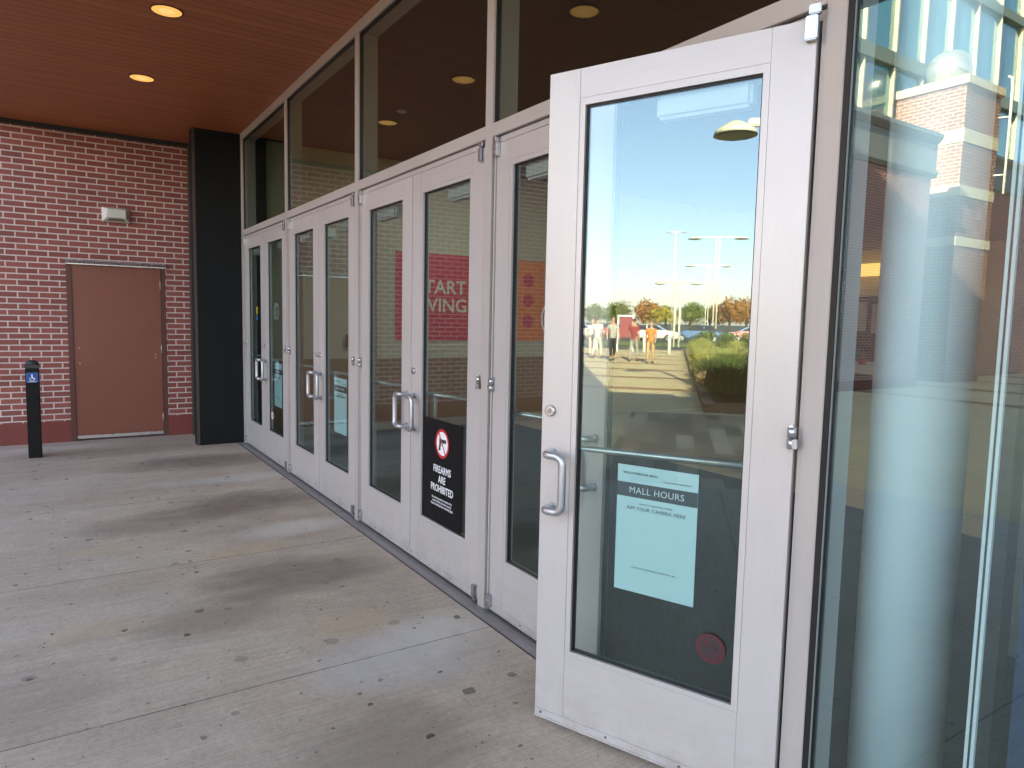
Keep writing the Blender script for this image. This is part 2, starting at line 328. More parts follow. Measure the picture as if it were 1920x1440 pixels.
def text_mesh(lines, size, mat, name, parent, M, align='CENTER', spacing=1.0, xs=1.0, bold=0.0, extrude=0.0003, lsp=1.0):
    cu = bpy.data.curves.new(name, 'FONT'); cu.body = lines; cu.size = size; cu.align_x = align; cu.align_y = 'CENTER'
    cu.space_character = spacing; cu.offset = bold; cu.extrude = extrude; cu.space_line = lsp; cu.resolution_u = 3
    t = bpy.data.objects.new(name, cu); scene.collection.objects.link(t)
    dg = bpy.context.evaluated_depsgraph_get(); me = bpy.data.meshes.new_from_object(t.evaluated_get(dg))
    bpy.data.objects.remove(t, do_unlink=True)
    me.transform(Matrix.Diagonal((xs, 1, 1, 1))); me.transform(M); me.materials.clear(); me.materials.append(mat); me.name = name
    o = bpy.data.objects.new(name, me); scene.collection.objects.link(o); o.parent = parent; return o
def MXZ(x, y, z): return Matrix(((1, 0, 0, x), (0, 0, -1, y), (0, 1, 0, z), (0, 0, 0, 1)))       # flat art facing -Y
def MYZ(x, y, z): return Matrix(((0, 0, 1, x), (1, 0, 0, y), (0, 1, 0, z), (0, 0, 0, 1)))        # flat art facing +X
def ring(mb, cx, cz, y, r0, r1, seg=40, th=0.0004, a0=0.0, a1=2 * math.pi):
    n = seg
    for k in range(n):
        A, B = a0 + (a1 - a0) * k / n, a0 + (a1 - a0) * (k + 1) / n
        p = [(cx + r * math.cos(a), y, cz + r * math.sin(a)) for r, a in ((r0, A), (r1, A), (r1, B), (r0, B))]
        mb.prism(p, (0, th, 0))
    return mb
def disc(mb, cx, cz, y, r, seg=40, th=0.0004):
    return mb.prism([(cx + r * math.cos(2 * math.pi * k / seg), y, cz + r * math.sin(2 * math.pi * k / seg)) for k in range(seg)], (0, th, 0))
rnd = random.Random(7)

# ------------------------------------------------------------------ ground
CEIL, WX = 3.66, -9.8
g = MB(); g.poly([(-1500, -1500, -0.03), (1500, -1500, -0.03), (1500, 900, -0.03), (-1500, 900, -0.03)]); struct("ground", g, M_ASPH)
g = MB(); g.poly([(-9.9, -4.6, 0), (6, -4.6, 0), (6, 0.02, 0), (-9.9, 0.02, 0)]); struct("pavement", g, M_CONC)
g = MB(); g.poly([(-2.38, -10.2, 0), (12, -10.2, 0), (12, -4.6, 0), (-2.38, -4.6, 0)]); struct("paver_path", g, M_PAVER)
g = MB(); g.poly([(-60, -40, 0), (40, -40, 0), (40, -10.2, 0), (-60, -10.2, 0)]); g.poly([(-9.9, -10.2, 0), (-2.38, -10.2, 0), (-2.38, -4.6, 0), (-9.9, -4.6, 0)]); struct("plaza", g, M_PLAZA)
g = MB(); g.poly([(-60, -56, 0.004), (40, -56, 0.004), (40, -46, 0.004), (-60, -46, 0.004)]); struct("lawn", g, M_GRASS)
g = MB(); g.poly([(-9.0, 0.16, 0.004), (5, 0.16, 0.004), (5, 3.87, 0.004), (-9.0, 3.87, 0.004)]); tag(g.build("entrance_mat", M_MAT), "wide charcoal walk-off mat just inside the doors", "mat")
g = MB(); g.poly([(-30, 0.02, 0), (8, 0.02, 0), (8, 22, 0), (-30, 22, 0)]); struct("inside_floor", g, M_TILE)

# ------------------------------------------------------------------ storefront frame
XL = [-8.84, -6.967, -5.080, -3.197, -1.283]; XR = [-8.77, -6.897, -5.010, -3.127, -1.219]
GT, HB, HT = 3.58, 2.476, 2.541
fr = thing("storefront_frame", "pale aluminium storefront frame of tall posts and transom bar between the door pairs", "storefront frame")
for i, (a, b) in enumerate(zip(XL, XR)):
    m = MB()
    m.box(a, b, 0.0, 0.15, 0.0, GT, 0.002)
    m.build("mullion", M_FRAME, fr)
m = MB()
for i in range(4): m.box(XR[i], XL[i + 1], 0.001, 0.149, HB, HT, 0.0015)
m.build("transom_bar", M_FRAMEH, fr)
m = MB(); m.box(XL[0], 4.0, 0.0, 0.15, GT, CEIL, 0.002); m.build("top_rail", M_FRAMEH, fr)
m = MB()
for i in range(4):
    m.box(XR[i] + 0.001, XL[i + 1] - 0.001, 0.022, 0.10, 2.443, HB - 0.006)            # head stop
    m.box(XR[i] + 0.0125, XR[i] + 0.0245, 0.009, 0.10, 0.02, 2.442)
    if i < 3: m.box(XL[i + 1] - 0.0255, XL[i + 1] - 0.0125, 0.010, 0.10, 0.02, 2.442)
m.box(-1.2965, -1.2845, 0.004, 0.10, 0.02, 2.442)
m.build("door_stop", M_FRAME, fr)
m = MB()
for i in range(4):
    m.box(XR[i] + 0.0005, XL[i + 1] - 0.0005, 0.03, 0.12, HB - 0.006, HB - 0.0005)
    m.box(XR[i] + 0.0035, XR[i] + 0.0122, 0.0125, 0.10, 0.0095, 2.44); m.box(XR[i] + .0258, XR[i] + .0345, .045, .10, .0095, 2.44)
    m.box(XL[i + 1] - 0.0122, XL[i + 1] - 0.0005, 0.028, 0.10, 0.0095, 2.44); m.box(XL[i + 1] - .032, XL[i + 1] - .0258, .066, .10, .0095, 2.44)
    m.box(XR[i] + .030, XL[i + 1] - .030, .0155, .055, .0095, .0232)
m.build("gasket_or_dark_gap", M_BLACK, fr)  # black strips stand in for the shade in the door gaps
m = MB()
for i in range(4):   # black glazing gasket round the upper lights
    a, b = XR[i], XL[i + 1]
    m.box(a, b, 0.012, 0.04, GT - 0.010, GT - 0.0003); m.box(a, a + 0.006, 0.012, 0.04, HT + 0.0003, GT - 0.011); m.box(b - 0.004, b, 0.012, 0.04, HT + 0.0003, GT - 0.011)
m.build("gasket_or_dark_gap", M_BLACK, fr)
for i in range(4):
    m = MB(); m.box(XR[i] + 0.001, XL[i + 1] - 0.001, 0.022, 0.028, HT, GT); m.build("transom_pane", M_GLASS_T, fr)
m = MB(); m.box(-1.2188, -1.201, 0.004, 0.045, 0.0, GT); m.box(-1.1965, -1.194, 0.012, 0.03, 0.0, GT); m.build("gasket_or_dark_gap", M_BLACK, fr)
m = MB(); m.box(-1.2005, -1.197, 0.008, 0.04, 0.0, GT); m.build("glazing_bead", plain("grey_bead", (0.22, 0.25, 0.25), 0.6), fr)
m = MB(); m.prism([(XL[0], -0.066, 0.0), (XL[0], -0.055, 0.005), (XL[0], 0.0, 0.009), (XL[0], 0.15, 0.009), (XL[0], 0.15, 0.0)], (XR[4] - XL[0], 0, 0))
for y in (-0.016, -0.026): m.box(XL[0] + .001, XR[4] - .001, y, y + 0.004, 0.0072, 0.0102)
tag(m.build("door_threshold", M_SILL), "long grey metal threshold running along the foot of all the doors", "threshold")
m = MB(); m.box(XL[0], XR[4], -0.0745, -0.0665, 0.0002, 0.0012); tag(m.build("joint_sealant", M_GAP), "thin dark sealant line between the threshold and the concrete", "sealant")
# window beside the open door
wd = thing("shop_window", "full height glass window right of the open door, mirroring a brick tower", "window")
m = MB(); m.box(-1.1935, 4.0, 0.017, 0.0225, 0.05, GT); m.build("window_pane", M_GLASS_W, wd)
m = MB(); m.box(-1.1935, 4.0, 0.0, 0.15, 0.0, 0.05); m.build("bottom_rail", M_FRAMEH, wd)

# ------------------------------------------------------------------ door leaves
M_AQUA = plain("aqua_paper", (0.67, 0.88, 0.99), 0.5, var=0.02); M_INK = plain("dark_ink", (0.03, 0.035, 0.045), 0.6, var=0.02); M_PWHITE = plain("white_ink", (0.85, 0.88, 0.92), 0.5, var=0.01)
M_SIGNBLK = plain("black_vinyl", (0.006, 0.006, 0.008), 0.5, var=0.02, spec=0.2); M_SIGNRED = plain("red_vinyl", (0.55, 0.02, 0.03), 0.4, var=0.02)
M_DKRED = plain("dark_red_vinyl", (0.10, 0.012, 0.02), 0.5, var=0.02); M_YEL = plain("yellow_label", (0.65, 0.60, 0.03), 0.5); M_BLUEL = plain("blue_label", (0.02, 0.12, 0.5), 0.5)
M_ETCH = plain("etched_white", (0.26, 0.29, 0.29), 0.6)
def mall_poster(p, x0):
    """x0 = left edge in leaf coordinates"""
    y = 0.0285; w, z0, z1 = 0.297, 0.60, 1.055
    po = MB(); po.box(x0, x0 + w, y, y + 0.0008, z0, z1); po = po.build("poster", M_AQUA, p); po['label'] = "pale aqua opening hours notice with a dark band, seen through the glass"
    b = MB(); b.box(x0 + .0004, x0 + w - .0004, y - 0.0008, y - 0.0002, 0.942, 0.993); b.build("band", M_INK, po)
    cx = x0 + w / 2
    text_mesh("MALL HOURS", 0.032, M_PWHITE, "lettering", po, MXZ(cx, y - 0.0014, 0.967), spacing=1.08)
    text_mesh("WILLOWBROOK MALL", 0.0115, M_INK, "lettering", po, MXZ(x0 + 0.022, y - 0.0010, 1.027), align='LEFT', spacing=1.15, bold=0.0002)
    text_mesh("MALL HOURS AND INFORMATION", 0.006, M_INK, "lettering", po, MXZ(x0 + w - 0.022, y - 0.0010, 1.012), align='RIGHT', spacing=1.1)
    text_mesh("SCAN TO VIEW MALL HOURS", 0.0085, M_INK, "lettering", po, MXZ(cx, y - 0.0010, 0.921), spacing=1.1)
    text_mesh("AIM YOUR CAMERA HERE", 0.0178, M_INK, "lettering", po, MXZ(cx, y - 0.0010, 0.903), spacing=1.08)
    text_mesh("STORE AND RESTAURANT HOURS MAY VARY", 0.0075, M_INK, "lettering", po, MXZ(cx, y - 0.0010, 0.690), spacing=1.1)
def no_smoking(p, cx, cz, r=0.05, y=0.0155, pale=False):
    n = MB(); disc(n, cx, cz, y, r * 0.86); n = n.build("no_smoking_sticker", plain("grey_vinyl", (0.045, 0.025, 0.03), 0.5) if not pale else M_PWHITE, p)
    a = MB(); ring(a, cx, cz, y - 0.0006, r * 0.86, r)
    c, s = math.cos(R_(45)), math.sin(R_(45)); h = r * 0.06
    a.prism([(cx - r * .8 * c - h * s, y - 0.0006, cz + r * .8 * s - h * c), (cx + r * .8 * c - h * s, y - .0006, cz - r * .8 * s - h * c), (cx + r * .8 * c + h * s, y - .0006, cz - r * .8 * s + h * c), (cx - r * .8 * c + h * s, y - .0006, cz + r * .8 * s + h * c)], (0, 0.0004, 0))
    a.build("ban_ring", M_SIGNRED if pale else M_DKRED, n)
    b = MB(); b.prism([(cx - r * .58, y - .0010, cz - r * .22), (cx + r * .3, y - .0010, cz - r * .22), (cx + r * .3, y - .001, cz - r * .05), (cx - r * .58, y - .001, cz - r * .05)], (0, .0003, 0))
    for k in (0, 1): b.prism([(cx + r * (.36 + .12 * k), y - .001, cz - r * .22), (cx + r * (.42 + .12 * k), y - .001, cz - r * .22), (cx + r * (.42 + .12 * k), y - .001, cz - r * .05), (cx + r * (.36 + .12 * k), y - .001, cz - r * .05)], (0, .0003, 0))
    b.tube([(cx + r * .38, y - .001, cz), (cx + r * .36, y - .001, cz + r * .16), (cx + r * .1, y - .001, cz + r * .2), (cx + r * .12, y - .001, cz + r * .45)], r * .04, 6)
    b.build("cigarette", M_INK, n)
def gun_sign(p, x0, x1):
    y = 0.0145; s = MB(); s.box(x0, x1, y, y + 0.0006, 0.302, 0.948); s = s.build("warning_sign", M_SIGNBLK, p); s['label'] = "black notice with a red and white crossed-out pistol"
    cx = (x0 + x1) / 2; cz = 0.812; r = 0.088
    a = MB(); disc(a, cx, cz, y - 0.0007, r * 0.82); a.build("white_disc", M_PWHITE, s)
    b = MB(); yy = y - 0.0012
    def pp(pts): b.prism([(cx + u * r, yy, cz + v * r) for u, v in pts], (0, 0.0004, 0))
    pp([(-.42, .06), (.56, .06), (.56, .30), (-.42, .30)]); pp([(-.40, .06), (-.14, .06), (-.28, -.52), (-.54, -.50)]); pp([(-.42, .30), (-.36, .30), (-.36, .36), (-.42, .36)]); pp([(.48, .30), (.53, .30), (.53, .35), (.48, .35)])
    pp([(-.12, -.14), (.10, -.14), (.14, .06), (.08, .06), (.05, -.08), (-.12, -.08)])
    b.build("pistol_symbol", M_INK, s)
    c = MB(); ring(c, cx, cz, y - 0.0018, r * 0.82, r)
    q = r * .84 * math.cos(R_(55)), r * .84 * math.sin(R_(55)); h = r * 0.055; n = (math.sin(R_(55)) * h, math.cos(R_(55)) * h)
    c.prism([(cx - q[0] - n[0], y - .0018, cz + q[1] - n[1]), (cx + q[0] - n[0], y - .0018, cz - q[1] - n[1]), (cx + q[0] + n[0], y - .0018, cz - q[1] + n[1]), (cx - q[0] + n[0], y - .0018, cz + q[1] + n[1])], (0, .0004, 0))
    c.build("ban_ring", M_SIGNRED, s)
    for tx, z, sz in (("FIREARMS", .648, .062), ("ARE", .589, .062), ("PROHIBITED", .530, .062)):
        text_mesh(tx, sz, M_PWHITE, "lettering", s, MXZ(cx, y - 0.001, z), xs=0.80, bold=0.0010, spacing=1.06)
    text_mesh("this private property is monitored by\nsecurity officers and other security\nfeatures including firearm detecting dogs", 0.0215, M_PWHITE, "lettering", s, MXZ(cx, y - 0.001, .450), xs=0.80, lsp=0.95)
def ring_logo(p, cx, cz, r=0.092):
    a = MB(); ring(a, cx, cz, 0.0155, r * .86, r, 40, .0004, R_(-60), R_(240)); ring(a, cx, cz, 0.0155, r * .62, r * .68, 30, .0004, R_(60), R_(300))
    a = a.build("etched_emblem", M_ETCH, p); text_mesh("6", r * 0.85, M_ETCH, "lettering", a, MXZ(cx, 0.0152, cz))
def door_leaf(label, hx, w, hinge, y=0.015, ang=0.0, gap_y=None, lock=True, group="glass entrance door leaves"):
    """hinge 'L' or 'R' as seen from outside; hx = world X of the hinge edge. local x runs right; leaf spans [x0,x1]"""
    d = thing("glass_door", label, "glass door", (hx, y, 0.0), ang, group)
    x0, x1 = (0.0, w) if hinge == 'L' else (-w, 0.0); T = 0.045; S_ = 0.127; z0, z1 = 0.024, 2.438
    for a in (x0, x1 - S_):
        m = MB(); m.box(a + 0.0004, a + S_ - 0.0006, 0.0, T, z0, z1, 0.0012); m.build("stile", M_DOOR, d)
    m = MB(); m.box(x0 + S_, x1 - S_, 0.0004, T, 2.337, z1 - .0003, 0.0008); m.build("top_rail", M_DOORH, d)
    m = MB(); m.box(x0 + S_, x1 - S_, 0.0004, T, z0 + .0003, 0.30, 0.0008); m.build("bottom_rail", M_DOORH, d)
    B = 0.021; gx0, gx1, gz0, gz1 = x0 + S_ + B, x1 - S_ - B, 0.318, 2.312
    m = MB()
    for yb in (0.001, T - 0.012):
        m.box(x0 + S_ + .0006, gx0, yb, yb + 0.011, 0.3006, 2.3364); m.box(gx1, x1 - S_ - .0006, yb, yb + 0.011, 0.3006, 2.3364)
        m.box(gx0, gx1, yb + .0002, yb + 0.0108, 2.312, 2.3364); m.box(gx0, gx1, yb + .0002, yb + 0.0108, 0.3006, 0.318)
    m.build("glazing_bead", M_DOOR, d)
    m = MB()
    for a, b_, c, e in ((gx0, gx0 + .006, gz0, gz1), (gx1 - .006, gx1, gz0, gz1)): m.box(a, b_, 0.0125, 0.0325, c, e)
    for c, e in ((gz0, gz0 + .005), (gz1 - .006, gz1)): m.box(gx0 + .006, gx1 - .006, 0.0127, 0.0323, c, e)
    m.build("gasket_or_dark_gap", M_BLACK, d)
    m = MB(); m.box(gx0 + .001, gx1 - .001, 0.0185, 0.0245, gz0, gz1); m.build("glass_pane", M_GLASS, d)
    # sweep strip along the foot with its screws
    m = MB(); m.box(x0 + .002, x1 - .002, -0.0035, -0.0003, 0.022, 0.055, 0.001); m.box(x0 + .002, x1 - .002, -0.006, -0.0036, 0.022, 0.029); sw = m.build("door_sweep", M_DOORH, d)
    m = MB()
    for k in range(4):
        sx = x0 + 0.03 + (w - 0.06) * k / 3; m.tube([(sx, -0.0035, 0.043), (sx, -0.0058, 0.043)], 0.005, 10)
    m.build("screw", plain("dark_screw", (0.16, 0.16, 0.17), 0.4, 0.5), sw)
    # offset pull on the free stile
    fs = 1 if hinge == 'R' else -1; fe = x0 if hinge == 'R' else x1
    def hp(zc):   # one half of the pull path, mount to grip
        pass
    zt, zb = 1.065, 0.857; mx = fe + fs * 0.052; gx = fe + fs * 0.128; yo = -0.056
    path = [(mx, 0.0, zt), (mx, -0.038, zt)]
    for k in range(1, 5): a = R_(90 * k / 4); path.append((mx + fs * 0.018 * (1 - math.cos(a)), -0.038 - 0.018 * math.sin(a), zt))
    xg0 = gx - fs * 0.03; path.append((xg0, yo, zt))
    for k in range(1, 6): a = R_(90 * k / 5); path.append((xg0 + fs * 0.03 * math.sin(a), yo, zt - 0.03 * (1 - math.cos(a))))
    mid = [(x_, y_, zt + zb - z_) for x_, y_, z_ in path][::-1]
    m = MB(); m.tube(path + [(gx, yo, (zt + zb) / 2)] + mid, 0.0150, 16)
    for z_ in (zt, zb): m.tube([(mx, -0.0002, z_), (mx, -0.006, z_)], 0.020, 16)
    m.build("pull_handle", plain("brushed_pull", (0.50, 0.51, 0.54), 0.40, 0.8, var=.03), d)
    if lock:
        m = MB(); m.tube([(fe + fs * 0.040, 0.0, 1.222), (fe + fs * 0.040, -0.010, 1.222), (fe + fs * 0.040, -0.012, 1.222)], [0.0215, 0.0205, 0.017], 24); lk = m.build("lock_cylinder", M_SATIN, d)
        m = MB(); m.tube([(fe + fs * 0.040, -0.011, 1.222), (fe + fs * 0.040, -0.0135, 1.222)], 0.009, 16); m.box(fe + fs * .040 - .0012, fe + fs * .040 + .0012, -.0142, -.0132, 1.216, 1.228); lk = m.build("keyway", plain("dull_brass", (0.30, 0.29, 0.27), 0.4, 0.8), lk)
    m = MB(); m.box(min(fe + fs * .0002, fe - fs * .0012), max(fe + fs * .0002, fe - fs * .0012), 0.012, 0.034, 0.42, 0.62); m.box(min(fe + fs * .0002, fe - fs * .0014), max(fe + fs * .0002, fe - fs * .0014), 0.012, 0.034, 1.12, 1.32); m.build("edge_plate", plain("dark_metal", (0.14, 0.14, 0.15), 0.4, 0.7), d)
    if ang == 0.0:
        m = MB(); m.box(min(fe, fe - fs * .0028), max(fe, fe - fs * .0028), .016, .04, .026, 2.436); m.build("meeting_gasket", M_BLACK, d)
    # push bar across the inside
    m = MB(); yb = T + 0.055; m.tube([(x0 + .06, T, 1.07), (x0 + .06, yb - .02, 1.07), (x0 + .075, yb, 1.075), (x1 - .075, yb, 1.095), (x1 - .06, yb - .02, 1.09), (x1 - .06, T, 1.09)], 0.0125, 12); m.build("push_bar", M_SATINH, d)
    # closer inside the top rail
    cxm = (x0 + x1) / 2 + (0.10 if hinge == 'R' else -0.10); m = MB(); m.box(cxm - 0.16, cxm + 0.16, T + .0005, T + 0.065, 2.235, 2.315, 0.012); cl = m.build("door_closer", plain("closer_grey", (0.45, 0.44, 0.43), 0.45), d)
    m = MB(); m.box(cxm - .19 if hinge == 'L' else cxm - .02, cxm + .02 if hinge == 'L' else cxm + .19, T + .07, T + .085, 2.32, 2.335, .003); m.build("closer_arm", M_SATIN, cl)
    # pivots at top, middle, foot
    hs = 1 if hinge == 'R' else -1; hc = -hs * 0.012
    def piv(z_a, z_b, split, block, fr_above):
        m = MB(); lo = (z_a, split - .0015); hi = (split + .0015, z_b); wv = 0.017
        if block:
            A = lo if fr_above else hi; m.box(hc - wv, hc + wv, -0.026, -0.0002, A[0], A[1], 0.003); m = m.build("pivot_hinge", M_SATIN, d)
            F_ = hi if fr_above else lo; k = MB(); k.box(hc - wv * .8 + hs * .004, hc + wv * .9 + hs * .008, -0.024, -0.001, F_[0], F_[1], 0.003)
        else:
            k2 = -hs * 0.004
            m.tube([(k2, -0.0135, hi[0]), (k2, -0.0135, hi[1])], 0.0135, 18); m.box(min(k2, k2 - hs * .012), max(k2, k2 - hs * .012), -0.004, -0.0002, hi[0], hi[1] + .006); m = m.build("pivot_hinge", M_SATIN, d)
            k = MB(); k.tube([(k2, -0.0135, lo[0]), (k2, -0.0135, lo[1])], 0.0135, 18); k.box(min(k2, k2 + hs * .02), max(k2, k2 + hs * .02), -0.026, -0.006, lo[0] + .0005, lo[1] - .0005, 0.002)
        k.build("hinge_knuckle", M_SATIN, m)
    piv(2.372, 2.470, 2.441, True, True); piv(0.022, 0.105, 0.040, True, False); piv(1.187, 1.252, 1.219, False, True)
    return d, x0, x1
names = ["far left pair", "second pair from the pillar", "third pair from the pillar"]
LW = [(XL[i + 1] - XR[i] - 0.026 - 0.006) / 2 for i in range(4)]
LW = [w_ - 0.015 for w_ in LW]
dL, a0, a1 = door_leaf("left leaf of the closed pair beside the black pillar, yellow sticker on its glass", XR[0] + .028, LW[0], 'L')
m = MB(); disc(m, a0 + .475 - .0, 1.618, 0.0155, 0.028); m.prism([(a0 + .447, .0155, 1.59), (a0 + .475, .0155, 1.545), (a0 + .503, .0155, 1.59)], (0, .0004, 0)); st = m.build("safety_sticker", M_YEL, dL)
m = MB(); m.box(a0 + .447, a0 + .503, .0155, .0159, 1.495, 1.540); m.build("blue_label", M_BLUEL, st)
dR, a0, a1 = door_leaf("right leaf of the closed pair beside the black pillar, pale ring emblem above a notice", XL[1] - .028, LW[0], 'R', lock=True)
ring_logo(dR, -0.443, 1.585); mall_poster(dR, -0.59); no_smoking(dR, a0 + .235, .485, .045, pale=True)
door_leaf("left leaf of the second closed pair from the black pillar, clear glass without notices", XR[1] + .028, LW[1], 'L')
dR, a0, a1 = door_leaf("right leaf of the second closed pair from the black pillar, aqua hours notice", XL[2] - .028, LW[1], 'R'); mall_poster(dR, -0.565)
door_leaf("left leaf of the third closed pair, glass bare, beside the pistol warning leaf", XR[2] + .028, LW[2], 'L', lock=False)
dR, a0, a1 = door_leaf("closed leaf carrying the black firearms warning in its glass", XL[3] - .028, LW[2], 'R'); gun_sign(dR, -0.706, -0.222)
dR, a0, a1 = door_leaf("closed leaf directly behind the open door, ring emblem on its glass", XR[3] + .028, .890, 'L', lock=False); ring_logo(dR, .475, 1.565, .08)
dR, a0, a1 = door_leaf("nearest door leaf standing open outward, mirroring sky and car park", -1.298, .905, 'R', y=-0.016, ang=R_(22.0)); mall_poster(dR, -.905 + .309); no_smoking(dR, -.905 + .676, .481)

# ------------------------------------------------------------------ brick wing with door, light, black pillar
w = thing("brick_wall", "red brick wall with white mortar and painted plinth beside the entrance", "brick wall", (WX, 0, 0))
m = MB(); DY0, DY1, DZ = -1.765, -0.715, 2.155
m.box(-0.3, 0, -17.3, DY0, 0.25, 5.47); m.box(-0.3, 0, DY1, 0.5, 0.25, 5.47); m.box(-0.3, 0, DY0, DY1, DZ, 5.47); m.build("brickwork", M_BRICK, w)
m = MB(); m.box(-0.3, 0.006, -17.3, DY0, -0.03, 0.25, .004); m.box(-0.3, 0.006, DY1, 0.5, -0.03, 0.25, .004); m.build("plinth", M_REDBASE, w)
m = MB(); pr = [(0, 5.47), (0.04, 5.47), (0.10, 5.56), (0.10, 5.62), (0.03, 5.64), (0.03, 6.30), (0.07, 6.33), (0.17, 6.46), (0.17, 6.55), (-0.3, 6.55), (-0.3, 5.47)]
m.prism([(a, -17.45, b) for a, b in pr], (0, 14.9, 0)); m.build("cornice", M_CORNICE, w)
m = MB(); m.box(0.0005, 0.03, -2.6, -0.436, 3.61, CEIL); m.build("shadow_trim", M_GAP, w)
sdr = thing("service_door", "plain brown steel door set in the red brick wall", "steel door", (WX, 0, 0))
m = MB(); m.box(-0.05, 0.004, DY0, DY0 + .052, 0, DZ - .052); m.box(-0.05, 0.004, DY1 - .052, DY1, 0, DZ - .052); m.box(-0.05, 0.004, DY0, DY1, DZ - .052, DZ); m.box(-0.3, -0.052, DY0 + .001, DY1 - .001, 0, DZ - .001); m.build("door_frame_and_backing", M_BROWNF, sdr)  # last box is unseen backing, added to stop light leaking round the leaf
m = MB(); m.box(-0.045, -0.008, DY0 + .055, DY1 - .055, 0.045, DZ - .056, .002); m.build("door_leaf", M_BROWN, sdr)
m = MB(); m.prism([(0.004, DY0 - .005, DZ + .0), (0.03, DY0 - .005, DZ - .012), (0.045, DY0 - .005, DZ - .045), (0.045, DY0 - .005, DZ - .055), (0.004, DY0 - .005, DZ - .05)], (0, DY1 - DY0 + .01, 0)); m.build("drip_cap", M_SATIN, sdr)
m = MB(); m.box(-0.007, 0.0, DY0 + .06, DY1 - .06, 0.026, 0.062, .001); m.build("door_sweep", M_SATIN, sdr)
for z in (1.89, 1.10, 0.24):
    m = MB(); m.tube([(0.0, DY1 - .060, z - .055), (0.0, DY1 - .060, z + .055)], 0.008, 10); m.box(-.006, .0, DY1 - .062, DY1 - .045, z - .055, z + .055); m.build("hinge", plain("worn_hinge", (0.45, 0.36, 0.30), 0.4, 0.5), sdr)
m = MB()
for y_, z_ in ((-1.656, 1.115), (-1.656, .932), (-.845, 1.033), (-.845, .995)): m.tube([(-0.009, y_, z_), (-0.004, y_, z_)], 0.009, 10)
m.build("bolt_head", plain("worn_hinge", (0.45, 0.36, 0.30), 0.4, 0.5), sdr)
m = MB()
prof = [(-1.384, 2.79), (-1.088, 2.79), (-1.088, 2.62), (-1.384, 2.62)]; inn = [(-1.33, 2.765), (-1.142, 2.765), (-1.135, 2.665), (-1.337, 2.665)]
b = m.b; A = [b.verts.new((WX + .002, y_, z_)) for y_, z_ in prof]; Bv = [b.verts.new((WX + .03, y_, z_)) for y_, z_ in prof]; Cv = [b.verts.new((WX + .115, y_, z_)) for y_, z_ in inn]
for P_, Q_ in ((A, Bv), (Bv, Cv)):
    for k in range(4): b.faces.new((P_[k], P_[(k + 1) % 4], Q_[(k + 1) % 4], Q_[k]))
b.faces.new(Cv); b.faces.new(A[::-1])
wl = thing("wall_light", "pale wedge-shaped wall light above the brown steel door", "wall light")
bmesh.ops.bevel(b, geom=[e for e in b.edges], offset=.004, segments=2, affect='EDGES')
m.build("housing", M_WHITEP, wl)
m = MB(); m.prism([(WX + .035, -1.345, 2.628), (WX + .112, -1.30, 2.662), (WX + .112, -1.172, 2.662), (WX + .035, -1.127, 2.628)], (0, 0, -.004)); m.build("lens", plain("smoked_lens", (0.22, 0.21, 0.16), 0.2), wl)
pl = thing("black_pillar", "smooth black box pillar where the brick wall meets the glass doors", "pillar")
m = MB(); m.box(-9.06, -8.88, -0.52, 0.3, 0.0, CEIL, .003); m.build("cladding", M_CHARCOAL, pl)
m = MB(); m.box(WX + .001, -9.0605, -0.435, 0.3, 0.0, CEIL); m.build("side_cladding", plain("brown_grey_cladding", (0.035, 0.028, 0.027), 0.6), pl)
m = MB(); m.box(-8.8795, -8.8405, .004, .15, 0, CEIL); m.build("filler_strip", M_FRAME, pl)
m = MB(); m.box(-8.905, -8.878, -.522, -.49, 0.0, CEIL - .003, .002); m.box(WX + .002, WX + .03, -.438, -.43, 0, CEIL - .003, .002); m.build("corner_trim", plain("dark_brown_trim", (0.05, 0.04, 0.038), 0.5), pl)

# bollard with accessible sign
BX, BY = -8.90, -2.105
bo = thing("door_button_bollard", "black square bollard with a small blue accessibility sign by the brick wall", "bollard", (BX, BY, 0), R_(-1))
m = MB(); m.box(-.058, .058, -.060, .060, 0, .95, .008); m.build("post", plain("black_powdercoat", (0.003, 0.003, 0.003), 0.6, var=0.1, spec=0.25), bo)
m = MB(); m.box(-.063, .063, -.065, .065, .95, .985, .006)
m.lathe((0, 0, .985), [(.063, 0), (.058, .02), (.042, .038), (.02, .048), (.001, .05)], 20); m.build("cap", plain("grey_black_cap", (0.03, 0.032, 0.036), 0.5), bo)
m = MB(); m.box(.0585, .0615, -.052, .052, .80, .905, .001); sg = m.build("accessible_sign", plain("sign_blue", (0.01, 0.075, 0.30), 0.4), bo)
m = MB(); X_ = .0625
def yz(pts, mb=m, th=.0006): mb.prism([(X_, u * .052, .852 + v * .052) for u, v in pts], (-th, 0, 0))
yz([(-.12, .72), (.08, .72), (.08, .52), (-.12, .52)]); yz([(-.14, .48), (.06, .48), (.12, -.05), (.42, -.05), (.50, -.42), (.38, -.44), (.30, -.18), (-.10, -.18)])
for k in range(14):
    a_, b_ = R_(130 + k * 17), R_(130 + (k + 1) * 17); yz([(-.02 + .42 * math.cos(a_), -.3 + .42 * math.sin(a_)), (-.02 + .33 * math.cos(a_), -.3 + .33 * math.sin(a_)), (-.02 + .33 * math.cos(b_), -.3 + .33 * math.sin(b_)), (-.02 + .42 * math.cos(b_), -.3 + .42 * math.sin(b_))])
yz([(-.7, -.80), (.7, -.80), (.7, -.88), (-.7, -.88)]); m.build("wheelchair_symbol", M_PWHITE, sg)

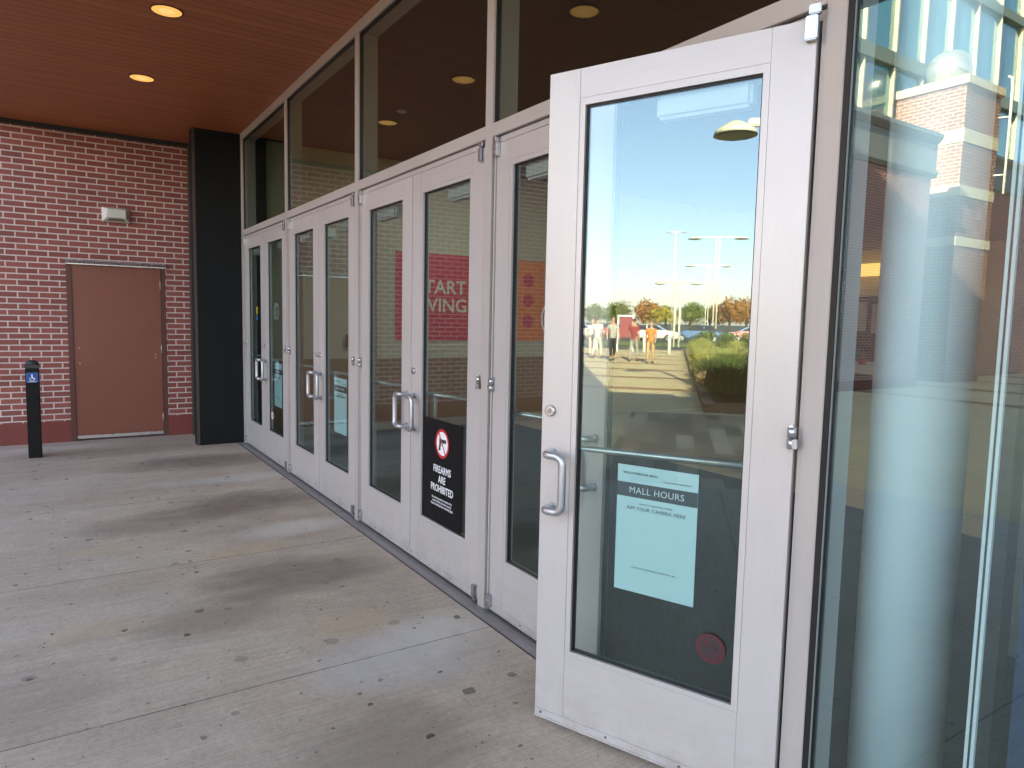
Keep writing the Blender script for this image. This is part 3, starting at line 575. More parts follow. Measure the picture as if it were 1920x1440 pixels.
# ------------------------------------------------------------------ canopy, building mass
cn = thing("entrance_canopy", "brown timber plank soffit over the entrance with round warm downlights", "canopy")
m = MB(); m.box(WX, 0.3, -2.5, 0.0, CEIL, CEIL + .05); m.build("plank_soffit", M_SOFFIT, cn)
m = MB(); m.box(WX - .3, 0.36, -2.56, -2.5, CEIL - .04, 4.5); m.box(0.3, 0.36, -2.4995, -0.001, CEIL - .04, 4.5); m.build("fascia", M_CORNICE, cn)
bd = thing("mall_building", "brick mall block rising above and behind the glass entrance", "building")
m = MB(); m.box(-30, -1.0, -2.4, 24, CEIL + .25, 10.4); m.box(-0.999, 0.299, -2.4, 24, CEIL + .25, 4.49); m.box(0.361, 30, 0.0, 24, CEIL + .12, 5.4); m.build("upper_storey", M_BRICKX, bd)
m = MB(); m.box(4.0, 30, 0.0, 0.3, 0, CEIL + .119); m.box(0.3, 4.0, 0.002, 0.149, CEIL, CEIL + .119); m.build("front_wall", M_BRICKX, bd)
m = MB(); m.box(-30, WX - .3, 0.2, .5, 0, CEIL + .25); m.build("side_wall", M_BRICKX, bd)
M_LAMP = emit("warm_lamp", (1.0, 0.50, 0.13), 0.12); M_LAMPC = emit("warm_lamp_core", (1.0, 0.56, 0.19), 0.13)
first = None
for k, (x, lb) in enumerate(((-7.343, "small far downlight glowing warm near the brick wall"), (-5.645, "warm round downlight near the top left of the picture"), (-3.95, "warm round downlight seen mirrored in the large transom glass"), (-2.25, "warm round downlight above the open door"), (-0.55, "warm round downlight nearest the right hand window"))):
    if first is None:
        first = thing("downlight", lb, "downlight", (x, -1.16, CEIL), 0, "round downlights in the plank soffit")
        m = MB()
        for q in range(32):
            a_, b_ = 2 * math.pi * q / 32, 2 * math.pi * (q + 1) / 32
            m.prism([(r * math.cos(t_), r * math.sin(t_), -.006) for r, t_ in ((.098, a_), (.108, a_), (.108, b_), (.098, b_))], (0, 0, .0055))
        m.build("trim_ring", plain("bronze_trim", (0.10, 0.05, 0.03), 0.5), first)
        m = MB(); m.lathe((0, 0, -.0042), [(.097, 0), (.097, .003)], 32); m.build("lens", M_LAMP, first)
        m = MB(); m.lathe((0, 0, -.0052), [(.05, 0), (.05, .0008)], 32); m.build("lamp_core", M_LAMPC, first)
    else: copy_tree(first, None, (x, -1.16, CEIL), None, lb)
m = MB(); m.lathe((-6.92, 1.185, CEIL), [(.02, 0), (.045, .008), (.05, .02)], 20); tag(m.build("ceiling_sensor", M_WHITEP), "small pale disc sensor on the lobby ceiling behind the transom glass", "sensor")

# ------------------------------------------------------------------ inside
iw = thing("inside_side_wall", "olive beige wall with tan lower band inside the lobby", "wall", (-9.0, 0, 0))
m = MB(); m.box(-.2, 0, 0.3, 12.0, 1.0, CEIL); m.build("upper_wall", M_WALLB, iw)
m = MB(); m.box(-.2, 0.004, 0.3, 12.0, 0.0, 1.0); m.build("wainscot", M_WAINS, iw)
M_ADR = plain("crimson_print", (0.56, 0.04, 0.07), 0.6, var=0.03); M_ADO = plain("orange_print", (0.74, 0.20, 0.04), 0.6, var=0.03); M_ADT = plain("cream_print", (0.62, 0.58, 0.45), 0.6)
def ad(y0, y1, mat, label):
    t = thing("wall_banner", label, "banner", (-8.995, 0, 0), 0, "printed banners on the lobby wall"); m = MB(); m.box(0, .006, y0, y1, 1.24, 2.46, .001); m.build("print", mat, t); return t
a = ad(2.03, 3.40, M_ADR, "crimson banner with cream words on the lobby wall"); text_mesh("START\nLIVING", 0.27, M_ADT, "lettering", a, MYZ(.008, 2.73, 1.86), bold=.004, lsp=.95)
a = ad(3.42, 4.52, M_ADO, "orange banner with three crimson dots on the lobby wall")
for z_ in (2.16, 1.86, 1.54):
    m = MB(); m.prism([(.0075, 4.22 + .10 * math.cos(2 * math.pi * k / 28), z_ + .10 * math.sin(2 * math.pi * k / 28)) for k in range(28)], (.001, 0, 0)); m.build("dot", M_ADR, a)
a = ad(5.6, 7.0, plain("dusky_print", (0.55, 0.33, 0.36), 0.6), "dusky pink banner with sideways words on the lobby wall"); tx = text_mesh("START\nSHINING", 0.25, M_ADT, "lettering", a, MYZ(.008, 6.6, 1.85) @ Matrix.Rotation(R_(90), 4, 'Z'))
a = ad(8.3, 9.6, plain("grey_print", (0.50, 0.48, 0.50), 0.6), "pale grey banner farthest along the lobby wall")
m = MB(); m.box(-8.995, -8.95, 1.32, 1.42, 1.15, 1.32, .005); tag(m.build("fire_alarm_pull", plain("maroon_box", (0.16, 0.03, 0.03), 0.4)), "small maroon alarm box on the lobby wall", "alarm box")
m = MB(); m.box(-8.995, -8.93, 1.66, 1.74, 1.05, 1.6, .005); tag(m.build("wall_panel_box", plain("dark_brown_box", (0.06, 0.035, 0.03), 0.5)), "narrow dark box on the lobby wall left of the crimson banner", "box")
m = MB(); m.box(-30, 8, 0.15, 22, CEIL + .02, CEIL + .1); tag(m.build("lobby_ceiling", M_CEILI), kind='structure')
m = MB(); m.box(-14.5, 6, 17.0, 17.3, 0, CEIL + .02); m.box(6, 6.2, 0.3, 17.3, 0, CEIL + .02); m.box(-14.5, -14.3, 12, 17, 0, CEIL + .02); m.box(-14.5, -9.2, 11.9, 12.0, 0, CEIL + .02)
tag(m.build("lobby_back_wall", plain("warm_beige_wall", (0.50, 0.40, 0.26), 0.7)), "warm beige wall at the far end of the lobby", "wall")
M_INL = emit("lobby_fill_glow", (1.0, 0.95, 0.84), 3.2)  # glow of added panels, kept out of view, that brighten the lobby
LP = [(x, y) for y in (7.0, 8.5, 10.0, 11.5, 13.0) for x in (0.6, 2.0, 3.4, 4.8)] + [(-13.0, 13.5), (-13.0, 15.5)] + [(-6.5, 2.85), (-7.3, 2.8)]
fl = None
for k, (x, y_) in enumerate(LP):
    lb = "added glowing panel, out of view, brightening the lobby"
    if fl is None:
        fl = thing("lobby_fill_panel", lb, "ceiling light", (x, y_, CEIL + .02), 0, "added fill light panels inside the lobby")
        m = MB(); m.box(-.26, .26, -.26, .26, -.012, -.001); m.build("frame", M_WHITE, fl); m = MB(); m.box(-.24, .24, -.24, .24, -.016, -.0125); m.build("diffuser", M_INL, fl)
    else: copy_tree(fl, None, (x, y_, CEIL + .02), None, lb)
# shop kiosk seen between the frame and the column
kk = thing("shop_counter", "white topped shop counter with dark base far inside the lobby", "counter", (-9.6, 14.6, 0))
m = MB(); m.box(-1.3, 1.3, -.3, .3, 0, .45); m.build("base", plain("counter_base", (0.03, 0.035, 0.04), 0.5), kk)
m = MB(); m.box(-1.35, 1.35, -.34, .34, .45, .66); m.box(-1.35, 1.35, .0, .34, .66, .72); m.build("worktop", M_WHITE, kk)
m = MB(); m.box(-.9, -.15, -.05, .1, .73, 1.05); m.build("glass_case", plain("case_green", (0.12, 0.16, 0.12), 0.2), kk)
m = MB(); m.lathe((-9.58, 14.38, .665), [(.09, 0), (.09, .12), (.03, .16), (.03, .26)], 14); tag(m.build("red_bottle", plain("red_bottle_plastic", (0.35, 0.02, 0.02), 0.3)), "small red bottle on the shop counter", "bottle")
sp_ = thing("shop_opening", "dark shop opening with framed panels and a glowing gold strip above", "shopfront", (-11.3, 16.9, 0))
m = MB(); m.box(-1.9, 1.9, -.1, 0, 0, 2.4); m.build("dark_opening", plain("dark_brown_shop", (0.05, 0.03, 0.02), 0.5, var=0.4, scale=2), sp_)
m = MB(); m.box(-.45, .35, -.16, -.1, 1.45, 2.25); m.box(.5, 1.0, -.16, -.1, 1.4, 2.2); m.build("menu_board", plain("menu_grey", (0.35, 0.32, 0.27), 0.5), sp_)
m = MB(); m.box(-1.9, 1.9, -.25, -.1, 2.95, 3.28); m.build("glowing_strip", emit("gold_glow", (1.0, 0.55, 0.12), 0.16), sp_)
# column and trims behind the window
cl = thing("round_column", "tall round white column just behind the right hand window", "column", (-1.147, .40, 0))
m = MB(); m.lathe((0, 0, 0), [(.137, .0), (.137, 1.83), (.137, CEIL + .02)], 48); m.build("shaft", M_COL, cl)
ip = thing("inner_glass_wall", "slim white edged inner partition with dark and navy strips at the far right", "partition")
m = MB(); m.box(-.797, -.789, .05, .09, 0, CEIL - .09); m.box(-.783, -.775, .05, .09, 0, CEIL - .09); m.build("edge_strip", M_WHITE, ip)
m = MB(); m.box(-.789, -.783, .052, .088, 0, CEIL - .09); m.box(-.775, -.745, .06, .12, 0, 2.3); m.build("black_seal", M_BLACK, ip)
m = MB(); m.box(-.72, -.66, .10, .14, 0, 1.9); m.build("navy_strip", M_NAVY, ip)
m = MB(); m.box(-.655, 3.9, .12, .16, 0, 1.9); m.build("dark_panel", plain("near_black_panel", (0.014, 0.014, 0.018), 0.5, var=.2, scale=2), ip)
m = MB(); m.box(-1.5, 0.8, 1.9, 1.96, 0, 2.6); tag(m.build("display_board", plain("taupe_board", (0.30, 0.27, 0.26), 0.7)), "taupe board standing behind the white column", "board")

# ------------------------------------------------------------------ tower, far wing, curtain wall (seen mirrored in the window)
TXc, TYc = -10.2, -19.69      # corner nearest the entrance
tw = thing("brick_tower", "square brick pier with pale stone bands and cap, mirrored in the window", "tower", (TXc - 1.08, TYc - 1.09, 0))
h = 1.02
m = MB(); zs = [0, 3.95, 4.22, 5.36, 5.66, 6.85, 7.22, 8.42]
for k in range(0, 7, 2):
    m.box(-h, h, -h, h, zs[k], zs[k + 1])
def two_axis(mb, name, parent):   # brickwork whose courses run right on all four faces
    o = mb.build(name, M_BRICKT, parent); o.data.materials.append(M_BRICKX)
    for f in o.data.polygons:
        if abs(f.normal.y) > .5: f.material_index = 1
    return o
two_axis(m, "brickwork", tw)
for k in range(1, 6, 2): m = MB(); m.box(-h - .025, h + .025, -h - .025, h + .025, zs[k] + .0005, zs[k + 1] - .0005); m.build("stone_band", M_STONE, tw)
m = MB(); m.box(-h - .09, h + .09, -h - .09, h + .09, 8.4205, 8.66, .01); m.build("stone_cap", M_STONE, tw)
bl = thing("metal_ball", "large silver sphere finial with seams resting on the brick tower", "sphere", (TXc - 1.08, TYc - 1.09, 8.66))
t = bmesh.new(); bmesh.ops.create_uvsphere(t, u_segments=48, v_segments=32, radius=.60)
for f in t.faces: f.smooth = True
m = MB(); m.join(t, Matrix.Translation((0, 0, .56))); m.build("shell", plain("brushed_silver", (0.62, 0.60, 0.55), 0.38, 0.75, var=.03), bl)
for rx, ry in ((90, 0), (12, 20), (70, 60)):
    t = Matrix.Translation((0, 0, .56)) @ Matrix.Rotation(R_(rx), 4, 'X') @ Matrix.Rotation(R_(ry), 4, 'Y'); m = MB(); m.tube([t @ Vector((.604 * math.cos(2 * math.pi * k / 48), .604 * math.sin(2 * math.pi * k / 48), 0)) for k in range(49)], .012, 6, cap=False); m.build("seam", M_CORNICE, bl)
bp = thing("banner_pole", "white vertical banner rod on brackets at the brick tower", "banner pole", (TXc + .30, TYc - 1.9, 0))
m = MB(); m.tube([(0, 0, 5.55), (0, 0, 8.55), (-.02, 0, 8.85), (-.12, 0, 8.92)], .035, 10); m.build("rod", M_WHITE, bp)
for z_ in (6.1, 7.75): m = MB(); m.tube([(0, 0, z_), (-.26, .1, z_)], .022, 8); m.build("bracket", M_WHITE, bp)
w2 = thing("far_brick_wing", "shaded brick wing with grey cornice beyond the tower", "brick wall", (-11.4, 0, 0))
m = MB(); m.box(-.3, 0, -60, -17.3, 0, 6.1); m.build("brickwork", M_BRICK, w2)
m = MB(); m.prism([(0, -60, 6.1), (.1, -60, 6.2), (.1, -60, 6.3), (.03, -60, 6.35), (.03, -60, 7.0), (.17, -60, 7.15), (.17, -60, 7.25), (-.3, -60, 7.25), (-.3, -60, 6.1)], (0, 42.7, 0)); m.build("cornice", M_CORNICE, w2)
m = MB(); m.box(-1.6, 1.3, -17.32, -17.3, 0, 6.5); m.build("return_wall", M_BRICKX, w2)
cw = thing("curtain_wall", "tall blue glass curtain wall with cream mullions above the brick wing", "glass wall", (-12.3, 0, 0))
m = MB(); m.box(-.3, 0, -60, -2.45, 6.0, 14.5); o_ = m.build("blue_glazing", plain("blue_reflective_glass", (0.05, 0.22, 0.30), 0.08, 0.0, var=.15, scale=.3, spec=1.0, coat=1.0), cw)
M_MULC = plain("cream_mullion", (0.62, 0.56, 0.40), 0.5)
m = MB()
y = -60.0
while y < -3: m.box(.001, .12, y, y + .07, 6.0, 14.5); y += 1.62
m.build("mullion", M_MULC, cw)
m = MB(); m.box(.001, .16, -60, -2.45, 9.35, 9.75); m.box(.001, .16, -60, -2.45, 12.4, 12.7); m.build("spandrel", plain("green_grey_spandrel", (0.18, 0.22, 0.19), 0.5), cw)

# ------------------------------------------------------------------ plaza and car park (seen mirrored in the open door)
pb = thing("planter_wall", "low brick planter bed edging the right side of the plaza", "planter", (0, 0, 0))
m = MB(); m.box(-1.15, -.95, -39.5, -10.5, 0, .16, .01); m.box(-.949, 9.0, -10.7, -10.5, 0, .16, .01); m.box(-.949, 9, -39.5, -39.3, 0, .16, .01); m.build("kerb", plain("planter_kerb", (0.30, 0.20, 0.14), 0.85, var=.15), pb)
m = MB(); m.box(-.949, 9, -39.3, -10.7, 0, .11); m.build("soil", plain("bark_soil", (0.10, 0.065, 0.04), 0.95, var=.3, scale=8, bump=.6, bscale=30), pb)
t = bmesh.new(); bmesh.ops.create_icosphere(t, subdivisions=4, radius=.2)
for v in t.verts: v.co *= 1 + .16 * math.sin(v.co.x * 17 + 1) * math.cos(v.co.y * 6) + .10 * math.sin(v.co.z * 25 + v.co.y * 9); v.co.z *= .75
for f in t.faces: f.smooth = True
m = MB(); m.join(t, Matrix.Translation((-1.0, -14.2, .36))); tag(m.build("boulder", plain("orange_sandstone", (0.40, 0.25, 0.14), 0.85, var=.15, scale=5, bump=.5, bscale=20)), "rounded orange sandstone boulder at the planter corner", "boulder")
def blades(n, r, hmin, hmax, seed, wdt=.014):
    q = random.Random(seed); m = MB()
    for _ in range(n):
        a = q.random() * 6.283; lean = q.uniform(.15, 1.0) * r; H = q.uniform(hmin, hmax); b0 = Vector((q.gauss(0, r * .22), q.gauss(0, r * .22), 0))
        d = Vector((math.cos(a), math.sin(a), 0)); s = Vector((-d.y, d.x, 0)) * wdt; prev = (b0 - s, b0 + s)
        for k in (1, 2, 3):
            f = k / 3; c = b0 + d * lean * f ** 1.8 + Vector((0, 0, H * (f - .28 * f * f * lean / r))); wv = s * (1 - f * .85)
            m.poly([prev[0], prev[1], c + wv, c - wv]); prev = (c - wv, c + wv)
    return m
M_BLADE = plain("grass_blades", (0.34, 0.33, 0.10), 0.7, var=.25, scale=1.5); M_BLADE2 = plain("shaded_grass_blades", (0.08, 0.12, 0.035), 0.7, var=.25, scale=1.5)  # second blades: same grass, shade of the planter end put into the colour
gt = blades(620, .55, .5, .85, 3).build("ornamental_grass", M_BLADE); tag(gt, "tall sunlit clump of ornamental grass by the boulder", "grass clump", "ornamental grasses in the planter")
gt.location = (-.78, -15.3, .10); gl = [(0.1, -16.9), (-.8, -18), (-.6, -20), (.2, -15.6), (-.85, -16.4), (-.2, -16.2), (.9, -16), (-.85, -19), (-.2, -19.6), (-.8, -22), (-.85, -25.5), (-.8, -29), (-.8, -33), (-.3, -18.6), (.9, -17.8), (-.2, -21), (.8, -20), (-.3, -24), (1.0, -23), (-.4, -27.5), (.8, -27), (-.3, -31), (.9, -31), (2.0, -19), (2.4, -24), (2.6, -30), (-.3, -35.5), (1.4, -35.5)]
for k, (x, y_) in enumerate(gl):
    c = copy_tree(gt, None, (x, y_, .10), rnd.random() * 6, "clump of ornamental grass farther along the plaza planter"); c.scale = [rnd.uniform(.8, 1.1)] * 3
g2 = blades(620, .55, .45, .75, 9).build("shaded_grass", M_BLADE2); tag(g2, "grass clump with shade put into its colour, at the shaded end of the planter", "grass clump", "shade-coloured grasses at the shaded planter end")
g2.location = (-.55, -12.95, .05)
for x, y_ in ((-.1, -13.6), (.3, -12.9), (-.7, -11.4), (-.1, -11.9), (.5, -11.3), (-.75, -12.2), (.9, -12.2), (-.5, -14.2), (.9, -13.6), (.2, -14.3), (1.6, -13.2), (1.3, -14.6), (2.3, -14)): copy_tree(g2, None, (x, y_, .3), rnd.random() * 6)
bx = blades(10, .1, .1, .2, 1)
def leaf_ball(n, rad, size, seed, flat=1.0, lumps=7):
    q = random.Random(seed); m = MB(); cs = [(Vector((q.uniform(-1, 1), q.uniform(-1, 1), q.uniform(-.7, .8))) * rad * .55, q.uniform(.35, .62) * rad) for _ in range(lumps)]
    for _ in range(n):
        c, r = q.choice(cs); d = Vector((q.gauss(0, 1), q.gauss(0, 1), q.gauss(0, 1))).normalized(); p = c + d * r * q.uniform(.55, 1.08); p.z *= flat
        u = Vector((q.gauss(0, 1), q.gauss(0, 1), q.gauss(0, 1))).normalized(); v = u.cross(d + u * .3).normalized(); s = size * q.uniform(.6, 1.3)
        m.poly([p - u * s, p + v * s * .5, p + u * s, p - v * s * .5])
    return m
def leaf_mat(name, a, b):
    t = NT(name); n1 = t.noise(t.co(), .9, 3); n2 = t.noise(t.co(), 5, 2); col = t.mix(t.math('ADD', t.math('MULTIPLY', n1, .6), t.math('MULTIPLY', n2, .4)), a, b)
    b_ = t.bsdf(col, .6, spec=.3); return t.m
M_LG = leaf_mat("olive_leaves", (0.05, 0.09, 0.02), (0.20, 0.22, 0.05)); M_LY = leaf_mat("yellow_green_leaves", (0.18, 0.16, 0.02), (0.50, 0.38, 0.05)); M_LR = leaf_mat("rust_leaves", (0.20, 0.09, 0.02), (0.42, 0.20, 0.045))
M_BARK = plain("bark", (0.10, 0.07, 0.05), .9, var=.2, scale=3, bump=.5, bscale=20)
sh = leaf_ball(1500, .75, .06, 5, .8).build("clipped_shrub", M_LG); sh.location = (-.2, -37.5, .75); tag(sh, "rounded green shrub at the far end of the planter", "shrub", "shrubs at the far planter end")
copy_tree(sh, None, (1.0, -37.8, .7), 1.0); copy_tree(sh, None, (2.2, -36.5, .7), 2.0)
def tree(label, x, y_, H, mat, seed):
    t = thing("tree", label, "tree", (x, y_, -.03), rnd.random() * 6, "trees behind the car park"); m = MB(); q = random.Random(seed)
    m.tube([(0, 0, 0), (.05, 0, H * .25), (0, .1, H * .5), (.1, 0, H * .8)], [H * .035, H * .028, H * .02, H * .008], 8)
    for _ in range(6):
        a = q.random() * 6.28; m.tube([(0, 0, H * .3), (math.cos(a) * H * .15, math.sin(a) * H * .15, H * .5), (math.cos(a) * H * .28, math.sin(a) * H * .28, H * .68)], [H * .016, H * .01, H * .004], 6)
    m.build("trunk", M_BARK, t)
    o = leaf_ball(2200, H * .52, H * .035, seed, .82, 9).build("crown", mat, t); o.location = (0, 0, H * .58); return t
TR = [tree("rust brown tree in the row behind the car park", -7.5, -128, 6.4, M_LR, 11), tree("yellow green tree in the row behind the car park", -3.5, -126, 5.6, M_LY, 12), tree("dark green tree in the row behind the car park", .8, -130, 6.0, M_LG, 13)]
for k, (x, kind, s) in enumerate([(-12, 2, .95), (-16.5, 2, .9), (-21, 0, 1.0), (-26, 1, 1.), (-31, 2, 1.1), (-36, 0, 1.0), (-42, 2, 1.1), (3.9, 2, .9), (7.2, 0, 1.05), (11, 0, 1.1), (15, 0, 1.05), (19.5, 2, 1.1), (24, 1, 1.0), (29, 2, 1.2), (35, 0, 1.1), (-49, 1, 1.1), (-56, 2, 1.2), (-64, 0, 1.1)]):
    c = copy_tree(TR[kind], None, (x + rnd.uniform(-.5, .5), -127 + rnd.uniform(-6, 6), -.03), rnd.random() * 6); c.scale = [s] * 3

def lamp_post(name, label, x, y_, H, arms, arm=1.35, head=.42, az=0.0):
    t = thing(name, label, "lamp post", (x, y_, 0), az, "parking lot lamp posts"); m = MB()
    for dx in ((-.16, .16) if arms == 2 else (0,)): m.tube([(dx, 0, 0), (dx, 0, H)], .075, 10)
    m.build("pole", M_LAMPW, t)
    for s in ((-1, 1) if arms == 2 else (-1,)):
        m = MB(); m.box(min(0, s * arm), max(0, s * arm), -.06, .06, H - .06, H + .06, .02); ar = m.build("arm", M_LAMPW, t)
        m = MB(); m.lathe((s * (arm + head * .55), 0, H - .18), [(head, 0), (head * .92, .07), (head * .5, .17), (head * .2, .22), (.01, .23)], 28); hd = m.build("lamp_head", M_LAMPW, ar)
        m = MB(); m.lathe((s * (arm + head * .55), 0, H - .2), [(head * .8, 0), (head * .8, .018)], 28); m.build("lens", plain("lamp_lens", (0.45, 0.43, 0.36), .3), hd)
    return t
lamp_post("lamp_post", "near single arm lamp post leaning its round head over the plaza", 0.05, -9.6, 4.72, 1, 0.75, .34, R_(4))
lamp_post("lamp_post", "short double headed lamp post at the plaza end", -1.64, -45.5, 4.3, 2, .95, .36)
lamp_post("lamp_post", "tallest double headed lamp post among the parked cars", 2.15, -73.4, 10.4, 2, 1.9, .7)
lamp_post("lamp_post", "middle double headed lamp post deeper in the car park", 2.3, -97.6, 9.5, 2, 2.0, .7)
lamp_post("lamp_post", "slender distant lamp post far off above the trees", -2.4, -150, 20.5, 2, 1.1, .6)
fb = None
for k, (x, y_, lb) in enumerate(((-1.97, -34.6, "white bollard nearest the planter on the plaza"), (-3.3, -36.1, "white bollard left of the plaza centre"), (1.38, -41.2, "white bollard beyond the planter, left of two"), (1.75, -41.5, "white bollard beyond the planter, right of two"), (-5.9, -36.4, "white bollard at the far left of the plaza"))):
    if fb is None:
        fb = thing("bollard", lb, "bollard", (x, y_, 0), 0, "white bollards across the plaza"); m = MB(); m.lathe((0, 0, 0), [(.085, 0), (.085, .95), (.06, 1.0), (.01, 1.02)], 16); m.build("post", M_WHITE, fb)
        m = MB(); m.lathe((0, 0, .8), [(.088, 0), (.088, .06)], 16); m.build("band", M_CORNICE, fb)
    else: copy_tree(fb, None, (x, y_, 0), None, lb)
ds = thing("directory_sign", "white framed directory sign with a dark red panel on the plaza", "sign", (-4.35, -36.5, 0)); m = MB()
m.box(-.45, -.38, -.04, .04, 0, 1.95); m.box(.38, .45, -.04, .04, 0, 1.95); m.box(-.45, .45, -.05, .05, 1.88, 1.96); m.build("frame", M_WHITE, ds)
m = MB(); m.box(-.3, .378, -.02, .02, .75, 1.85); m.build("panel", plain("maroon_panel", (0.22, 0.03, 0.04), .5), ds)

def car(label, x, y_, rz, paint):
    t = thing("parked_car", label, "car", (x, y_, -.03), rz, "cars in the car park"); L, W = 2.25, .88
    body = [(-L, .32), (-L, .72), (-L + .12, .86), (-1.35, .98), (1.0, 1.0), (1.75, .92), (L - .05, .74), (L, .5), (L, .32)]
    m = MB(); b = m.b; A = [b.verts.new((px, -W + (.08 if z > .85 else 0), z)) for px, z in body]; B = [b.verts.new((px, W - (.08 if z > .85 else 0), z)) for px, z in body]
    b.faces.new(A); b.faces.new(B[::-1]); n = len(body)
    for k in range(n): b.faces.new((A[k], B[k], B[(k + 1) % n], A[(k + 1) % n]))
    bmesh.ops.bevel(b, geom=b.edges[:], offset=.05, segments=2, affect='EDGES', clamp_overlap=True); m.build("body", paint, t)
    cab = [(-1.75, .97, W - .10), (-1.15, 1.42, W - .26), (.25, 1.45, W - .26), (1.05, 1.0, W - .10)]
    m = MB(); b = m.b; A = [b.verts.new((px, -w_, z)) for px, z, w_ in cab]; B = [b.verts.new((px, w_, z)) for px, z, w_ in cab]; b.faces.new(A); b.faces.new(B[::-1])
    for k in range(4): b.faces.new((A[k], B[k], B[(k + 1) % 4], A[(k + 1) % 4]))
    m.build("cabin_glass", plain("car_glass", (0.02, 0.025, 0.03), .08, coat=1.0), t)
    m = MB(); m.box(-1.16, .27, -W + .255, W - .255, 1.425, 1.47, .02)
    for px in (-.45,):
        for s in (-1, 1): m.prism([(px - .04, s * (W - .115), .98), (px + .04, s * (W - .115), .98), (px + .04, s * (W - .25), 1.44), (px - .04, s * (W - .25), 1.44)], (0, s * .01, 0))
    m.build("roof", paint, t)
    for px in (-1.35, 1.4):
        for s in (-1, 1):
            m = MB(); m.tube([(px, s * (W - .18), .33), (px, s * (W + .01), .33)], .33, 20); wv = m.build("wheel", M_BLACK, t); m = MB(); m.tube([(px, s * (W + .011), .33), (px, s * (W + .02), .33)], .2, 16); m.build("rim", M_SATIN, wv)
    for s in (-1, 1):
        m = MB(); m.box(L - .12, L - .005, s * .62 - .16, s * .62 + .16, .62, .74, .02); m.build("headlight", M_WHITEP, t)
        m = MB(); m.box(-L - .004, -L + .05, s * .68 - .12, s * .68 + .12, .66, .8, .01); m.build("tail_light", M_DKRED, t)
    return t
PT = {k: plain(k + "_car_paint", c, .25, .1, var=.01, coat=1.0) for k, c in dict(white=(.75, .75, .74), blue=(.03, .10, .28), red=(.35, .02, .03), navy=(.02, .05, .12), silver=(.45, .46, .48)).items()}
for a in (("white car parked left of the short lamp post", -3.6, -60.5, .12, "white"), ("blue car parked right of the short lamp post", 0.3, -62.5, 3.2, "blue"), ("navy car parked far off to the right", 13.0, -84.0, .1, "navy"), ("red car parked behind the planter end", 5.2, -66.5, 3.05, "red"), ("silver car parked at the far left of the car park", -10.5, -64.0, .05, "silver"), ("dark red car parked at the left beyond the white one", -8.0, -75.0, .05, "red"), ("white car parked at the far right of the car park", 11.5, -66, .1, "white")):
    car(*a[:4], PT[a[4]])

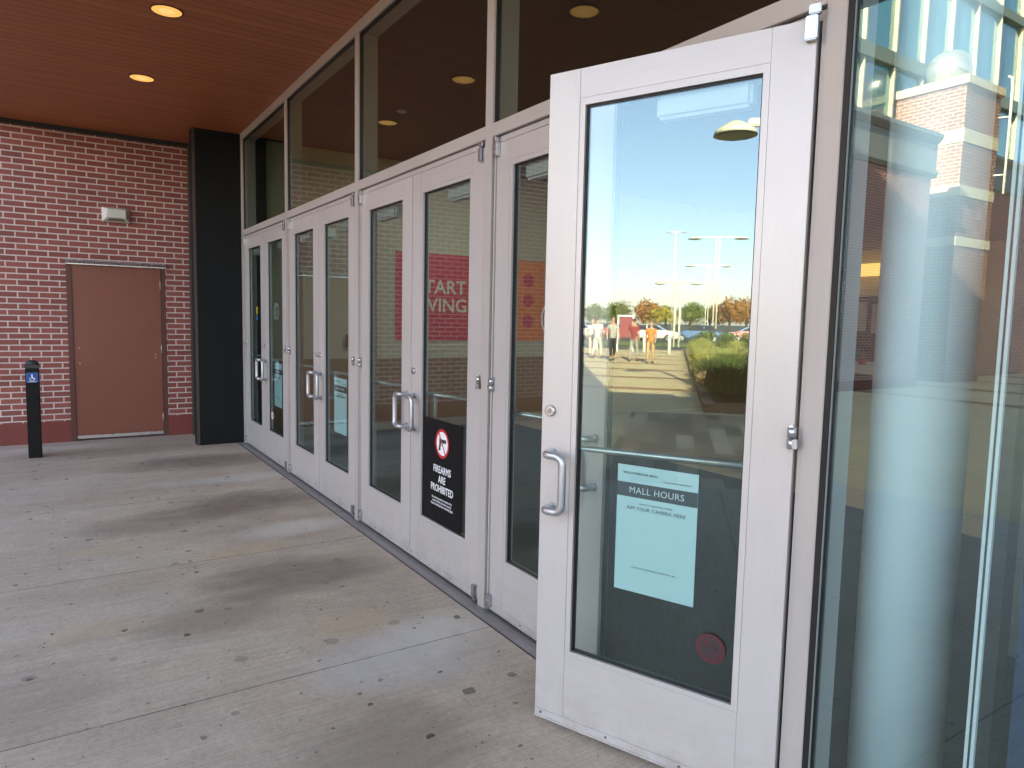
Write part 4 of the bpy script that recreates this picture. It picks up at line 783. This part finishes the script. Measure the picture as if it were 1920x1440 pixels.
def skin(name, pts, edges, mat, parent, sub=1):
    me = bpy.data.meshes.new(name); me.from_pydata([p[:3] for p in pts], edges, []); me.materials.append(mat); o = bpy.data.objects.new(name, me); scene.collection.objects.link(o); o.parent = parent
    md = o.modifiers.new("skin", 'SKIN'); md.use_smooth_shade = True
    for v, p in zip(me.skin_vertices[0].data, pts): v.radius = (p[3], p[4] if len(p) > 4 else p[3])
    me.skin_vertices[0].data[0].use_root = True
    s = o.modifiers.new("sub", 'SUBSURF'); s.levels = sub; s.render_levels = sub; return o
M_SKIN = plain("skin", (0.45, 0.26, 0.18), .6); M_HAIR = plain("brown_hair", (0.05, 0.03, 0.02), .7)
def person(label, x, y_, rz, shirt, legs, stride=.22, hair=M_HAIR, s=1.0):
    t = thing("person", label, "person", (x, y_, 0), rz, "people walking across the plaza"); t.scale = [s] * 3
    # walking along local -Y
    hipL, hipR = (.09, 0, .88), (-.09, 0, .88); kL, kR = (.10, -stride * .75, .50), (-.10, stride * .35, .49); fL, fR = (.10, -stride * .95, .09), (-.10, stride * 1.25, .13)
    aL, aR = (.17, 0, 1.42), (-.17, 0, 1.42); eL, eR = (.23, .12, 1.14), (-.23, -.10, 1.14); hL, hR = (.22, .02, .90), (-.22, -.24, .94)
    pts = [(0, 0, .93, .13, .10), (*hipL, .085), (*kL, .055), (*fL, .038), (.10, fL[1] - .13, .035, .03), (*hipR, .085), (*kR, .055), (*fR, .038), (-.10, fR[1] - .11, .05, .03),
           (0, 0, 1.15, .12, .09), (0, 0, 1.38, .15, .09), (0, 0, 1.50, .05), (0, -.01, 1.60, .075), (0, -.01, 1.70, .08, .09), (0, 0, 1.77, .05),
           (*aL, .055), (*eL, .04), (*hL, .027), (.22, 0, .83, .03), (*aR, .055), (*eR, .04), (*hR, .027), (-.22, -.27, .87, .03)]
    ed = [(0, 1), (1, 2), (2, 3), (3, 4), (0, 5), (5, 6), (6, 7), (7, 8), (0, 9), (9, 10), (10, 11), (11, 12), (12, 13), (13, 14), (10, 15), (15, 16), (16, 17), (17, 18), (10, 19), (19, 20), (20, 21), (21, 22)]
    skin("body", pts, ed, M_SKIN, t)
    skin("shirt", [(0, 0, .86, .14, .11), (0, 0, .98, .15, .115), (0, 0, 1.18, .14, .11), (0, 0, 1.39, .165, .105), (.18, 0, 1.42, .07), (.215, .08, 1.24, .06), (-.18, 0, 1.42, .07), (-.215, -.07, 1.24, .06)], [(0, 1), (1, 2), (2, 3), (3, 4), (4, 5), (3, 6), (6, 7)], shirt, t)
    skin("trousers", [(0, 0, 1.0, .135, .10), (*hipL, .105), (*kL, .072), (fL[0], fL[1], .16, .058), (*hipR, .105), (*kR, .072), (fR[0], fR[1], .18, .058)], [(0, 1), (1, 2), (2, 3), (0, 4), (4, 5), (5, 6)], legs, t)
    skin("hair", [(0, .03, 1.60, .06), (0, .02, 1.70, .09, .095), (0, .01, 1.78, .06)], [(0, 1), (1, 2)], hair, t)
    m = MB(); m.box(.06, .14, fL[1] - .2, fL[1] + .06, 0, .09, .03); m.box(-.14, -.06, fR[1] - .2, fR[1] + .06, .01, .10, .03); m.build("shoes", M_BLACK, t); return t
C = lambda n, c: plain(n, c, .8, var=.05)
person("person in a grey top and black trousers walking on the plaza", -4.15, -26.4, 2.9, C("grey_cloth", (.38, .37, .36)), C("black_cloth", (.02, .02, .022)))
person("person in a dark red top and pale trousers walking on the plaza", -3.3, -26.4, .2, C("dark_red_cloth", (.25, .03, .04)), C("grey_trousers", (.3, .28, .27)), s=.98)
person("person dressed in orange from shirt to trousers on the plaza", -2.6, -25.4, 3.3, C("orange_cloth", (.75, .22, .04)), C("tan_cloth", (.48, .30, .16)), stride=.1, s=.92)
person("person in a white shirt walking beside the left group", -4.9, -27.6, .3, C("white_cloth", (.8, .8, .8)), C("pale_cloth", (.55, .5, .45)))
person("person in a white top at the left edge of the group", -5.25, -28.8, 3.0, C("white_cloth", (.8, .8, .8)), C("pink_cloth", (.6, .4, .38)), s=.96)
